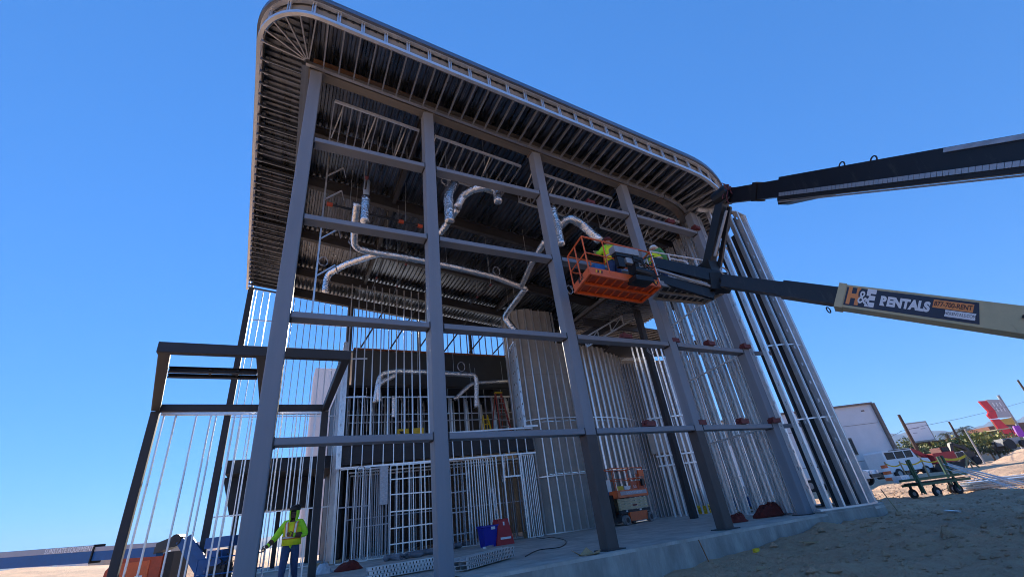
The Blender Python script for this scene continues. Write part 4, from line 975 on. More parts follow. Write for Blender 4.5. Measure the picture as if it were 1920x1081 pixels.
# ------------------------------------------------------------------ people
def person(label, loc, heading, J_, cols, scale=1.0, vest=None, helmet=None, hood=False, group=None):
    """J_: joint positions in a local frame, facing -y, feet at z=0 (for a 1.75 m figure)."""
    root = thing('person', label, 'person', loc, group)
    names = list(J_); idx = {n: i for i, n in enumerate(names)}
    E_ = [('pelvis', 'waist'), ('waist', 'chest'), ('chest', 'neck'), ('neck', 'jaw'), ('jaw', 'head'), ('head', 'crown')]
    for s in 'LR': E_ += [('chest', 'sh'+s), ('sh'+s, 'el'+s), ('el'+s, 'wr'+s), ('wr'+s, 'ha'+s), ('pelvis', 'hip'+s), ('hip'+s, 'kn'+s), ('kn'+s, 'an'+s), ('an'+s, 'toe'+s)]
    RAD = dict(pelvis=.175, waist=.18, chest=.185, neck=.062, jaw=.075, head=.098, crown=.06, sh=.105, el=.08, wr=.058, ha=.042, hip=.12, kn=.088, an=.055, toe=.045)
    me = bpy.data.meshes.new('tmp'); bm = bmesh.new(); ly = bm.verts.layers.skin.verify()
    bv = []
    for n in names:
        v = bm.verts.new(J_[n]); r = RAD.get(n) or RAD[n[:-1]]; v[ly].radius = (r, r*(.82 if n in ('chest', 'waist', 'pelvis') else 1)); v[ly].use_root = n == 'pelvis'; bv.append(v)
    for a, c in E_: bm.edges.new((bv[idx[a]], bv[idx[c]]))
    bm.to_mesh(me); bm.free()
    t = bpy.data.objects.new('tmp', me); col.objects.link(t); t.modifiers.new('s', 'SKIN'); sb = t.modifiers.new('u', 'SUBSURF'); sb.levels = 2; sb.render_levels = 2
    bpy.context.view_layer.update()
    nm = bpy.data.meshes.new_from_object(t.evaluated_get(bpy.context.evaluated_depsgraph_get())); bpy.data.objects.remove(t)
    b = B(); b.add([v.co for v in nm.vertices], [tuple(p.vertices) for p in nm.polygons]); nb = len(b.f)
    for s in 'LR':      # five fingers per hand
        w_, h = V(J_['wr'+s]), V(J_['ha'+s]); d = (h-w_).normalized(); sd = d.cross(V((0, 1, 0))); sd = sd.normalized() if sd.length > .1 else V((1, 0, 0)); cl = sd.cross(d)
        for k, L in enumerate((.075, .085, .08, .065)):
            o = h+sd*(k-1.5)*.021+d*.02; b.tube([o, o+d*L*.5+cl*.012, o+d*L*.85+cl*.04], [.0105, .0095, .007], 6)
        o = w_.lerp(h, .6)+sd*-.04; b.tube([o, o+d*.04-sd*.02, o+d*.075-sd*.015+cl*.02], [.012, .011, .008], 6)
    nm2 = B(); Rz = Matrix.Rotation(heading, 3, 'Z')
    tf = lambda q: V(loc)+Rz @ (V(q)*scale)
    nm2.v = [tf(q) for q in b.v]; nm2.f = b.f
    o = nm2.build('body', cols['top'], root, True)
    ml = [cols['top'], cols['legs'], cols['skin'], 'boot']
    o.data.materials.clear()
    for m_ in ml: o.data.materials.append(M(m_))
    hipz = J_['pelvis'][2]-.02; org = ORG[root.name]
    for p in o.data.polygons:
        c = Rz.inverted() @ (p.center+org-V(loc))/scale
        best = min(names, key=lambda n: (V(J_[n])-c).length_squared)
        k = 0
        if best in ('jaw', 'head', 'crown', 'neck') or best[:2] == 'ha' or (best[:2] == 'wr' and (V(J_[best])-c).dot(V(J_['el'+best[-1]])-V(J_[best])) < 0): k = 2
        elif best[:2] in ('hi', 'kn') or (best == 'pelvis' and c.z < hipz): k = 1
        elif best[:2] == 'an': k = 3 if c.z < J_[best][2]+.04 else 1
        elif best[:3] == 'toe': k = 3
        if p.index >= nb: k = 2
        p.material_index = k
    hd = V(J_['head']); cr_ = V(J_['crown'])
    f_ = V((0, -1, 0))
    if hood:
        hb = B(); rings = []
        for z, rx, ry, oy in ((-.20, .13, .13, .0), (-.13, .10, .11, .01), (-.04, .118, .13, .02), (.05, .122, .135, .02), (.11, .10, .115, .025), (.145, .05, .06, .03)):
            rings.append([tf(hd+V((rx*math.cos(a), oy+ry*math.sin(a), z))) for a in [math.radians(-90+38+(360-76)*k/14) for k in range(15)]])
        n = 15; vs = [q for r in rings for q in r]; hb.add(vs, [(j*n+i, j*n+i+1, (j+1)*n+i+1, (j+1)*n+i) for j in range(5) for i in range(14)])
        ho = hb.build('hood', cols['top'], root, True); sl_ = ho.modifiers.new('th', 'SOLIDIFY'); sl_.thickness = .012
        kb = B(); kb.sphere(tf(hd+V((0, .02, .10))), .125*scale, 14, 8, (1, 1.08, .75)); kb.sphere(tf(hd+V((.04, .10, .13))), .09*scale, 10, 6); kb.build('cap', 'black', root, True)
    for sx_ in (-1, 1):
        B().sphere(tf(hd+V((sx_*.035, -.092, .0))), .013*scale, 8, 6).build('eye', 'black', root, True)
        B().sphere(tf(hd+V((sx_*.1, .0, -.02))), .025*scale, 8, 6, (.5, 1, 1.3)).build('ear', cols['skin'], root, True)
    B().tube([tf(hd+V((0, -.088, .0))), tf(hd+V((0, -.118, -.035)))], [.009*scale, .016*scale], 6).build('nose', cols['skin'], root, True)
    B().tube([tf(hd+V((-.025, -.092, -.065))), tf(hd+V((.025, -.092, -.065)))], .007*scale, 6).build('mouth', 'clamp_red', root, True)
    if helmet:
        hb = B(); rings = []
        for z, r in ((.045, .15), (.05, .125), (.09, .122), (.13, .10), (.155, .06), (.163, .01)):
            rings.append([tf(hd+V((r*math.cos(a), r*1.12*math.sin(a)-(.03 if z < .047 and math.sin(a) < -.3 else 0), z))) for a in [2*math.pi*k/18 for k in range(18)]])
        hb.loft(rings); hb.build('hard_hat', helmet, root, True)
    if vest:
        ch, wa, pe = V(J_['chest']), V(J_['waist']), V(J_['pelvis'])
        vb = B(); rings = []
        for c, rx, ry in ((ch+V((0, 0, .13)), .19, .14), (ch, .228, .19), (wa, .222, .19), (pe+V((0, 0, .0)), .225, .19)):
            rings.append([tf(c+V((rx*math.cos(a), ry*math.sin(a), 0))) for a in [2*math.pi*k/20 for k in range(20)]])
        vb.loft(rings, False); vo = vb.build('vest', vest, root, True); sl_ = vo.modifiers.new('th', 'SOLIDIFY'); sl_.thickness = .01
        for c, h_, m_ in ((wa, .075, 'vest_orange'), (wa, .035, 'silver_tape')):
            r_ = .226 if m_ == 'vest_orange' else .230
            vb = B(); vb.loft([[tf(c+V((r_*math.cos(a), r_*.9*math.sin(a), z))) for a in [2*math.pi*k/20 for k in range(20)]] for z in (-h_/2, h_/2)], False); q_ = vb.build('band', m_, root, True); q_.modifiers.new('th', 'SOLIDIFY').thickness = .006
        for sx_ in (-1, 1):
            for wd, m_, o_ in ((.075, 'vest_orange', 0), (.035, 'silver_tape', .004)):
                vb = B(); vb.bar(tf(wa+V((sx_*.09, -.196-o_, .02))), tf(ch+V((sx_*.11, -.186-o_, .09))), wd, .012, up=Rz @ V((0, -1, 0))); vb.bar(tf(ch+V((sx_*.11, -.186-o_, .09))), tf(ch+V((sx_*.12, -.02, .165+o_))), wd, .012, up=Rz @ V((0, -1, .6))); vb.build('shoulder_strap', m_, root)
    return root
STAND = dict(pelvis=(0, 0, .95), waist=(0, 0, 1.12), chest=(0, .01, 1.33), neck=(0, 0, 1.50), jaw=(0, -.015, 1.56), head=(0, -.01, 1.65), crown=(0, 0, 1.72))
def pose(**k):
    d = dict(STAND)
    d.update(shL=(.19, 0, 1.42), shR=(-.19, 0, 1.42), elL=(.26, .02, 1.14), elR=(-.26, .02, 1.14), wrL=(.26, -.12, .93), wrR=(-.26, -.12, .93), haL=(.26, -.17, .86), haR=(-.26, -.17, .86),
             hipL=(.1, 0, .9), hipR=(-.1, 0, .9), knL=(.11, -.03, .5), knR=(-.11, -.03, .5), anL=(.12, .03, .09), anR=(-.12, .03, .09), toeL=(.14, -.13, .04), toeR=(-.14, -.13, .04))
    d.update(k); return d
wp_ = pose(elR=(-.36, -.06, 1.16), wrR=(-.46, -.26, 1.00), haR=(-.50, -.33, .96), elL=(.33, .0, 1.15), wrL=(.10, -.22, 1.16), haL=(.02, -.25, 1.18),
           knR=(-.10, -.20, .52), anR=(-.12, -.22, .10), toeR=(-.13, -.38, .05), knL=(.11, .02, .48), anL=(.12, .28, .13), toeL=(.13, .15, .04))
person('worker in bright lime hooded jacket and striped vest walking past the first column', onY(548, 1000, 3.2).xy.to_3d(), math.radians(-14), wp_, dict(top='hivis', legs='jeans', skin='skin'), .90, 'vest_yellow', None, True)
c1 = fl.lerp(fr, .60).lerp(nl.lerp(nr, .60), .3)
person('worker with dark hard hat and lime vest standing in the orange basket', (c1.x, c1.y, ZB+.07), math.radians(170), pose(elL=(.3, -.1, 1.3), wrL=(.25, -.35, 1.5), haL=(.24, -.42, 1.56)), dict(top='hivis', legs='jeans', skin='skin2'), 1.0, 'vest_yellow', 'clamp_red')
c2 = gfl.lerp(gnl, .35).lerp(gfr.lerp(gnr, .35), .2)
person('worker with white hard hat and green striped vest standing in the grey basket', (c2.x, c2.y, ZG+.07), math.radians(120), pose(chest=(0, -.05, 1.31), neck=(0, -.1, 1.46), jaw=(0, -.13, 1.51), head=(0, -.15, 1.59), crown=(0, -.14, 1.66)), dict(top='vest_green', legs='jeans', skin='skin2'), 1.0, 'vest_yellow', 'white')
# ------------------------------------------------------------------ scissor lift
sc_o = V((14.9, 9.15, 0)); sa = math.radians(14); SR = Matrix.Rotation(sa, 3, 'Z')
sci = thing('scissor_lift', 'orange and cream scissor lift parked on the slab behind the third column', 'scissor lift', sc_o)
SP = lambda x, y, z: sc_o+SR @ V((x, y, z))
def sbox(name, m, c, s, par=None): b = B(); b.box(SP(*c), s, SR); return b.build(name, m, par or sci)
for sx_ in (-.92, .92):
    for sy in (-.5, .5):
        wl = B().tube([SP(sx_, sy-.09, .2), SP(sx_, sy+.09, .2)], .2, 20).build('wheel', 'tyre_grey', sci); B().tube([SP(sx_, sy-.095, .2), SP(sx_, sy+.095, .2)], .11, 14).build('rim', 'black', wl)
sbox('chassis', 'primer_dark', (0, 0, .30), (2.2, .8, .3)); sbox('side_tray', 'orange', (.1, -.46, .31), (1.35, .1, .36)); sbox('side_tray', 'orange', (.1, .46, .31), (1.35, .1, .36))
sbox('base_rail', 'primer_dark', (0, -.4, .53), (2.25, .14, .13)); sbox('decal', 'white', (.35, -.475, .55), (.16, .006, .07)); sbox('decal', 'white', (-.7, -.475, .55), (.12, .006, .06))
for k in range(4): sbox('scissor_arm', 'cream', (0, -.38, .66+k*.115), (2.15, .09, .10)); sbox('scissor_arm', 'cream', (0, .38, .66+k*.115), (2.15, .09, .10))
sbox('model_plate', 'clamp_red', (.05, -.43, .76), (.34, .006, .07))
sbox('platform', 'orange_dk', (0, 0, 1.13), (2.35, 1.0, .08))
sbox('toe_board', 'orange', (0, -.505, 1.26), (2.35, .03, .30)); sbox('toe_board', 'orange', (0, .505, 1.26), (2.35, .03, .30)); sbox('toe_board', 'orange', (-1.175, 0, 1.26), (.03, 1.0, .30)); sbox('toe_board', 'orange', (1.175, 0, 1.26), (.03, 1.0, .30))
sbox('name_strip', 'grey_stripe', (.05, -.523, 1.28), (2.05, .006, .16))
text(sci, 'lettering', 'SUNSTATE EQUIPMENT', .135, 'letter_white', SP(.1, -.528, 1.28), SR @ V((1, 0, 0)), (0, 0, 1), 0, sx=.9)
sbox('decal', 'yellow', (-.85, -.49, 1.5), (.45, .01, .17)); sbox('decal', 'white', (-.3, -.49, 1.5), (.5, .01, .15)); sbox('panel', 'orange_dk', (.55, -.47, 1.58), (1.05, .012, .36))
text(sci, 'lettering', 'JLG', .16, 'letter_white', SP(.3, -.48, 1.52), SR @ V((1, 0, 0)), (0, 0, 1), 0)
for zz, r in ((1.88, .018), (2.35, .024)):
    b = B(); rail(b, [SP(x, y, zz) for x, y in ((-1.16, -.49), (1.16, -.49), (1.16, .49), (-1.16, .49))], r, 7, True); b.build('rail', 'orange', sci)
for x, y in ((-1.16, -.49), (1.16, -.49), (1.16, .49), (-1.16, .49), (0, .49), (-.1, -.49), (.55, -.49)): b = B(); b.tube([SP(x, y, 1.35), SP(x, y, 2.35)], .02, 7); b.build('post', 'orange', sci)
sbox('control_box', 'orange', (.9, -.5, 2.08), (.42, .16, .28)); sbox('manual_box', 'black', (.9, -.54, 1.68), (.2, .09, .3)); sbox('charger', 'greymetal', (.6, -.4, 2.2), (.3, .2, .3))
sbox('ladder', 'black', (-1.24, 0, .8), (.08, .5, .9)); sbox('gate_chart', 'white', (-1.2, 0, 1.65), (.02, .5, .5)); sbox('gate_chart', 'blue', (-1.2, .1, 1.3), (.02, .3, .22))
# ------------------------------------------------------------------ small things on the slab
p = onZ(917, 1024); b = B(); rings = []
for z, s in ((0, .24), (.62, .30), (.64, .33), (.7, .33)): rings.append([p+V((a*s, c*s, z)) for a, c in ((-1, -1), (1, -1), (1, 1), (-1, 1))])
cn = thing('plastic_bin', 'royal blue square plastic bin beside the red carton', 'bin', p); b.loft(rings); b.build('tub', 'blue_bin', cn); b = B(); b.box(p+V((.08, -.335, .6)), (.16, .008, .09)); b.build('sticker', 'white', cn)
p = onZ(938, 1021)+V((.1, 0, 0)); cn = thing('red_carton', 'tall tapered red carton with white print beside the blue bin', 'carton', p)
b = B(); b.loft([[p+V((a*.36, c*.3, 0)) for a, c in ((-1, -1), (1, -1), (1, 1), (-1, 1))], [p+V((a*.2, c*.25, .86)) for a, c in ((-1, -1), (1, -1), (1, 1), (-1, 1))]]); b.build('box', 'red', cn)
b = B(); b.box(p+V((.02, -.300, .22)), (.42, .03, .07)); b.build('print', 'letter_white', cn)
b = B(); b.box(p+V((0, -.26, .70)), (.06, .03, .12)); b.build('print', 'letter_white', cn)
b = B(); b.bar(onZ(908, 1026, .03), onZ(934, 1019, .03), .1, .06); tag(b.build('track_offcut', 'galv'), 'short galvanized track offcut lying before the blue bin', 'track')
# bundles of slotted track on the slab edge
def slotted(name, lab, p, q, n, group):
    root = thing(name, lab, 'track bundle', (p+q)/2, group); d = (q-p).normalized(); s = V((-d.y, d.x, 0)); L = (q-p).length
    for k in range(n):
        o = V((0, 0, .035+(k % 3)*.075))+s*((k//3)*.17-.1)+d*rnd(-.08, .08)
        b = B(); b.bar(p+o, q+o, .15, .006); b.bar(p+o-s*.075+V((0, 0, .03)), q+o-s*.075+V((0, 0, .03)), .005, .065); b.bar(p+o+s*.075+V((0, 0, .03)), q+o+s*.075+V((0, 0, .03)), .005, .065)
        tr = b.build('track', 'galv', root)
        b = B(); t = .1
        while t < L-.05: c = p+o+d*t-s*.079+V((0, 0, .03)); b.bar(c-V((0, 0, .022)), c+V((0, 0, .022)), .022, .004, up=s); t += .075
        b.build('slots', 'black', tr)['kind'] = 'stuff'
slotted('track_bundle', 'bundle of slotted galvanized tracks lying on the slab right of the second column', onZ(862, 1072), onZ(953, 1046), 6, 'bundles of slotted track')
slotted('track_bundle', 'bundle of slotted galvanized tracks lying on the slab left of the second column', onZ(690, 1088), onZ(818, 1066), 4, 'bundles of slotted track')
p = onZ(1122, 1036)+V((-.25, 0, 0)); b = B()
b.add([p+V(q) for q in ((-.2, -.1, .005), (.2, -.12, .01), (.2, .1, .01), (-.15, .12, .0), (-.42, -.02, .13), (.1, .2, .13), (.05, -.26, .03), (.34, .02, .06))], [(0, 1, 2, 3), (0, 3, 4), (3, 2, 5), (0, 1, 6), (2, 1, 7)])
o = b.build('cardboard_scrap', 'cardboard'); o.modifiers.new('th', 'SOLIDIFY').thickness = .006; tag(o, 'torn brown cardboard at the foot of the third column', 'cardboard')
# tarp roll along the lower wall
pts = [onZ(u, v) for u, v in ((722, 1052), (770, 1046), (820, 1036), (870, 1024), (905, 1019))]
b = B(); b.tube([q+V((0, .3*math.sin(i*2.1), .1)) for i, q in enumerate(resample(pts, .25))], [.10+.05*noise.noise(V((i*.7, 1, 1))) for i in range(len(resample(pts, .25)))], 9); tag(b.build('rolled_tarp', 'tarp', None, True), 'grey rolled plastic sheet lying along the lower stud wall', 'tarp')
b = B(); b.bar(onZ(592, 1058, .06), onZ(640, 1050, .1), .09, .09); tag(b.build('lumber', 'wood'), 'short wooden board lying by the left post', 'board')
def heap(name, label, cat, c, r, h, m, n=7, sc=(1.4, 1, 1)):
    b = B(); nu, nv = 22, 9; rings = []
    for j in range(nv):
        t = j/(nv-1); row = []
        for k in range(nu):
            a = 2*math.pi*k/nu; rr = r*(1-t**1.5)*(1+.35*noise.noise(V((math.cos(a)*1.6+c.x*3, math.sin(a)*1.6, t*2)))); z = h*math.sin(t*math.pi/2)*(1+.5*noise.noise(V((math.cos(a)*2, math.sin(a)*2+c.y*3, t*3+5))))*(1 if j else 0)
            row.append(c+V((rr*math.cos(a)*sc[0], rr*math.sin(a)*sc[1], max(0, z)+.004)))
        rings.append(row)
    b.loft(rings); o = b.build(name, m, None, True); return tag(o, label, cat)
heap('cloth_heap', 'dark red crumpled cloth heap just right of the fourth column', 'cloth', onZ(1385, 978), .26, .2, 'cloth_red')
heap('cloth_heap', 'long dark red crumpled cloth heap at the foot of the last column', 'cloth', onZ(1447, 967), .5, .32, 'cloth_red', sc=(1.5, .7, 1))
heap('plastic_wrap', 'crumpled clear plastic wrap beside the last column', 'plastic', onZ(1495, 956), .3, .25, 'plastic_clear')
heap('cloth_heap', 'dark red cloth and jug lying by the left post', 'cloth', onZ(655, 1068), .28, .22, 'cloth_red')
heap('water_bag', 'crumpled pale plastic bag on the slab right of the worker', 'bag', onZ(606, 1076), .24, .28, 'plastic_clear', sc=(1, 1, 1))
b = B(); c = onZ(1322, 962)
for k in range(9): a0 = rnd(0, 6); r = rnd(.25, .5); b.tube([c+V((math.cos(a0+t*.5)*r, math.sin(a0+t*.5)*r*.7, .05+k*.035+.04*math.sin(t))) for t in range(12)], .03, 6)
tag(b.build('hose_coil', 'yellow', None, True), 'yellow hose coil lying by the wall right of the scissor lift', 'hose')
p = onZ(1385, 945); p = V((18.6, 5.5, 0)); pl = thing('loaded_pallet', 'wooden pallet of wrapped boxes seen between the right studs', 'pallet', p)
for k in range(5): b = B(); b.box(p+V((0, -.5+k*.25, .13)), (1.2, .1, .025)); b.build('slat', 'wood', pl)
for k in (-.5, 0, .5): b = B(); b.box(p+V((k, 0, .06)), (.1, 1.1, .11)); b.build('bearer', 'wood', pl)
for k, m_ in enumerate(('blue', 'plastic_clear', 'white', 'tarp')): b = B(); b.box(p+V((-.32+(k % 2)*.6, -.1, .36+(k//2)*.4)), (.55, .8, .38)); b.build('box', m_, pl)
# dark bin and boxes in the lower doorway
p = V((9.6, 12.2, 0)); b = B(); b.box(p+V((0, 0, .35)), (.9, .5, .7)); b.box(p+V((.1, 0, .75)), (.5, .4, .2)); tag(b.build('tool_chest', 'black'), 'black tool chest just inside the lower doorway', 'chest')
p = onZ(1001, 1006)+V((-.25, .1, 0)); b = B(); b.box(p+V((0, 0, .12)), (.26, .26, .24)); tag(b.build('small_carton', 'cardboard'), 'small brown carton at the left edge of the curved wall', 'carton')
# ladder on the upper floor
ld = thing('step_ladder', 'red fibreglass step ladder standing open on the upper floor', 'ladder', (10.3, 12.2, 4.52))
for sx_ in (-1, 1):
    member(ld, 'rail', (10.3+sx_*.33, 11.7, 4.53), (10.3+sx_*.16, 12.2, 6.9), .05, .09, 'ladder_red'); member(ld, 'rear_rail', (10.3+sx_*.36, 12.9, 4.53), (10.3+sx_*.16, 12.26, 6.86), .04, .05, 'ladder_red')
for k in range(7): t = (k+.7)/7.6; member(ld, 'step', (10.3-lerp(.33, .16, t), lerp(11.7, 12.2, t), lerp(4.53, 6.9, t)), (10.3+lerp(.33, .16, t), lerp(11.7, 12.2, t), lerp(4.53, 6.9, t)), .08, .03, 'greymetal')
b = B(); b.box((10.3, 12.22, 6.92), (.42, .22, .05)); b.build('top_cap', 'yellow', ld)
ld2 = thing('step_ladder', 'short yellow step ladder beside the red one upstairs', 'ladder', (9.45, 12.3, 4.52))
for sx_ in (-1, 1): member(ld2, 'rail', (9.45+sx_*.2, 12.0, 4.53), (9.45+sx_*.12, 12.3, 5.75), .04, .07, 'yellow'); member(ld2, 'rear_rail', (9.45+sx_*.2, 12.7, 4.53), (9.45+sx_*.12, 12.34, 5.72), .03, .04, 'yellow')
for k in range(4): t = (k+.6)/4.4; member(ld2, 'step', (9.45-lerp(.2, .12, t), lerp(12, 12.3, t), lerp(4.53, 5.75, t)), (9.45+lerp(.2, .12, t), lerp(12, 12.3, t), lerp(4.53, 5.75, t)), .07, .03, 'yellow')
for x, lab, nm_ in ((4.85, 'yellow warning board with a black emblem on the upper floor edge', 1), (5.5, 'plain yellow board beside the warning board upstairs', 0)):
    c = wx(x)+WN*.1+V((0, 0, 4.74)); wb = thing('yellow_board', lab, 'board', (c.x, c.y, 4.52)); b = B(); b.bar(c-WD*.26, c+WD*.26, .02, .40); b.build('board', 'yellow', wb)
    if nm_:
        b = B(); q = c-WN*.014; b.prism([q+V((-.2, 0, .1)), q+V((.02, 0, .1)), q+V((-.02, 0, -.14))], -WN*.004); b.sphere(q+V((.02, 0, .02)), .07, 8, 6, (1, .05, 1)); b.build('emblem', 'black', wb)
# scraps at the footing
p = V((10.0, -.95, gh(10, -.95))); b = B(); b.box(p+V((0, 0, .03)), (.10, .07, .08)); b.tube([p+V((.07, -.03, .04)), p+V((.07, .04, .04))], .035, 8); tag(b.build('tape_roll', 'yellow'), 'small yellow and black roll lying at the footing', 'roll')
q = onZ(1290, 1012, -.02); b = B(); b.tube([(8.75, -.56, -.05), (8.95, -.62, -.95)], .012, 6); tag(b.build('rusty_stake', 'rust'), 'thin rusty stake leaning on the footing', 'stake')
b = B(); b.tube([(16.05, -1.0, .4), (16.25, -1.15, -.5)], .014, 6); tag(b.build('wood_stake', 'wood'), 'thin wooden stake leaning at the curved end of the footing', 'stake')
b = B(); c = onY(1140, 1079, -.9); b.box((c.x, -.85, gh(c.x, -.85)+.14), (.55, .03, .22), Matrix.Rotation(-.35, 3, 'X')); tag(b.build('foam_sheet', 'white'), 'white sheet corner leaning against the footing at the bottom edge', 'sheet')
for i, (u, v) in enumerate(((1385, 1052), (1400, 1042), (1372, 1065))):
    c = V((8.6+i*.33, -2.1-.3*i, 0)); c.z = gh(c.x, c.y); b = B(); b.add([c+V((rnd(-.16, -.1), -.07, .02)), c+V((.12, -.1, .03)), c+V((.14, .08, .05)), c+V((0, .13, .06)), c+V((-.12, .06, .03)), c+V((0, 0, -.04))], [(0, 1, 2, 3, 4), (1, 0, 5), (2, 1, 5), (3, 2, 5), (4, 3, 5), (0, 4, 5)]); tag(b.build('paper_scrap', 'cardboard'), ['crumpled tan paper scrap nearest the footing on the dirt', 'crumpled tan paper scrap in the middle of the dirt pile', 'crumpled tan paper scrap farthest from the footing'][i], 'scrap', 'paper scraps on the dirt')

b = B(); pts = [onZ(u, v, .012) for u, v in ((1005, 1006), (1018, 1008), (1035, 1006), (1060, 1012), (1052, 1024), (1010, 1030), (985, 1042))]
b.tube(resample(catmull(pts, 6), .1), .011, 5); tag(b.build('extension_cord', 'black', None, True), 'black extension cord snaking over the slab before the curved wall', 'cord')
for i, (x, y, L, a, m_, lab) in enumerate(((12.6, -2.1, .5, .4, 'wood', 'short wood offcut on the dirt before the fourth column'), (14.6, -3.0, .35, 1.2, 'galv', 'bent metal offcut on the dirt before the curved footing'), (17.8, -2.2, .6, 2.4, 'wood', 'long wood offcut on the dirt right of the curved footing'), (16.4, -4.2, .3, .2, 'white', 'white plastic scrap on the trampled dirt'), (11.2, -1.5, .4, 2.9, 'cardboard', 'flat cardboard scrap at the footing'), (19.6, -3.4, .45, 1.0, 'galv', 'thin metal offcut on the open dirt'))):
    c = V((x, y, gh(x, y)+.02)); d = V((math.cos(a), math.sin(a), 0))*L/2; b = B(); b.bar(c-d, c+d+V((0, 0, .03)), .07, .03); tag(b.build('offcut', m_), lab, 'offcut', 'offcuts lying on the dirt')
# ------------------------------------------------------------------ right background
LAT = V((RX.x, RY.x, 0)).normalized(); FWD = V((RX.z, RY.z, 0)).normalized(); UP = V((0, 0, 1))
def frame_at(P, lat=LAT):
    f_ = V((-lat.y, lat.x, 0)); return lambda x, y, z: P+lat*x+f_*y+V((0, 0, z))
def gpt(u, v, d):
    q = dep(u, v, d); return V((q.x, q.y, gh(q.x, q.y)))
R_LAT = Matrix((LAT, FWD, UP)).transposed()
# white building
P_ = dep(1632, 757, 42); wbL = V((50.93-47.84, 13.88-15.46, 0)).normalized(); wbN = V((-wbL.y, wbL.x, 0))
wb = thing('white_building', 'plain white stucco building with one small window beyond the stud wall', 'building', (P_.x, P_.y, 0))
def wbp(s, n, z): return V((P_.x, P_.y, 0))-wbL*s+wbN*n+V((0, 0, z))
b = B(); b.prism([wbp(0, 0, -1), wbp(24, 0, -1), wbp(24, 14, -1), wbp(0, 14, -1)], (0, 0, P_.z+1)); b.build('wall', 'stucco', wb)
b = B(); b.bar(wbp(-.12, .0, -.5), wbp(-.12, .0, P_.z+.05), .25, .5, up=wbN); b.build('shaded_side_strip', 'stucco_trim', wb)  # dark strip standing in for the narrow side face in shade
b = B(); b.bar(wbp(-.05, -.06, P_.z+.08), wbp(24, -.06, P_.z+.08), .3, .16); b.build('coping', 'stucco_trim', wb)
wn = wbp(3.6, -.03, 3.2); win = B(); win.box(wn, (.5, .12, 1.5), Matrix((wbL, wbN, UP)).transposed()); wo_ = win.build('window', 'stucco_trim', wb)
b = B(); b.box(wn-wbN*.05, (.36, .08, 1.3), Matrix((wbL, wbN, UP)).transposed()); b.build('pane', 'glass', wo_)
for z in (1.9, 5.0): b = B(); b.bar(wbp(0.2, -.02, z), wbp(24, -.02, z), .012, .03); b.build('joint', 'stucco_trim', wb)
b = B(); b.bar(wbp(.9, -.02, 6.2), wbp(1.2, -.02, 6.2), .03, .12); b.build('vent', 'stucco_trim', wb)
def suv(name, label, cat, P, lat, L, Hh, paint, pick=False, group=None):
    root = thing(name, label, cat, P, group); F = frame_at(P, lat); Wd = 1.8; R3 = Matrix((lat, V((-lat.y, lat.x, 0)), UP)).transposed()
    s = L/4.2; h = Hh/1.9
    prof = [(-2.1, .45), (-2.1, 1.75), (-2.0, 1.88), (.75, 1.88), (1.05, 1.2), (2.0, 1.1), (2.1, .95), (2.1, .45)]
    if pick: prof = [(-2.1, .5), (-2.1, 1.05), (-.5, 1.05), (-.4, 1.75), (.6, 1.75), (1.0, 1.15), (2.0, 1.05), (2.1, .5)]
    b = B(); b.prism([F(x*s, -Wd/2, z*h) for x, z in prof], lat.cross(UP)*-Wd); b.build('body', paint, root)
    wins = [(-1.9, -1.05), (-.95, -.1), (0.0, .72)] if not pick else [(-.32, .1), (.16, .55)]
    for x0, x1 in wins:
        b = B(); b.box(F((x0+x1)/2*s, -Wd/2-.002, 1.5*h if not pick else 1.42*h), ((x1-x0)*s, .02, .46*h), R3); b.build('window', 'glass', root)
    b = B(); b.box(F(-.1*s, -Wd/2-.004, 1.83*h if not pick else 1.72*h), (L*.62 if not pick else L*.22, .03, .06), R3); b.build('trim', 'black', root)
    for x in (-1.35, 1.3):
        for y in (-Wd/2+.05, Wd/2-.05):
            wl = B().tube([F(x*s, y-.12, .38), F(x*s, y+.12, .38)], .38, 18).build('wheel', 'rubber', root); B().tube([F(x*s, y-.13, .38), F(x*s, y+.13, .38)], .2, 12).build('rim', 'greymetal', wl)
    for y in (-.6, .6): b = B(); b.box(F(2.1*s, y, .9*h), (.05, .3, .2), R3); b.build('headlight', 'plastic_clear', root)
    b = B(); b.box(F(2.12*s, 0, .55), (.12, Wd, .2), R3); b.build('bumper', 'black', root)
    b = B(); b.box(F(-2.14*s, 0, .55), (.1, Wd, .18), R3); b.build('bumper', 'black', root)
    return root
suv('parked_van', 'boxy white van with dark windows parked right of the white building', 'van', gpt(1692, 882, 37), (LAT+FWD*.15).normalized(), 4.4, 2.25, 'white')
suv('parked_car', 'dark blue car parked beside the boxy white van', 'car', gpt(1722, 876, 43), LAT, 4.0, 1.5, 'blue', True, )
suv('pickup_truck', 'white pickup truck half hidden behind the curved stud wall', 'truck', gpt(1572, 900, 29), (LAT*.6-FWD*.8).normalized(), 4.3, 1.6, 'white', True)
suv('pickup_truck', 'pale truck parked beyond the red digger', 'truck', gpt(1790, 862, 50), LAT, 4.2, 1.8, 'white', True)
P = gpt(1667, 893, 30); tb_ = thing('traffic_barrel', 'orange and white traffic barrel by the white wall', 'barrel', P)
for k in range(5): B().tube([P+V((0, 0, k*.2)), P+V((0, 0, k*.2+.198))], .28-.02*k, 14).build('band', 'orange' if k % 2 == 0 else 'white', tb_)
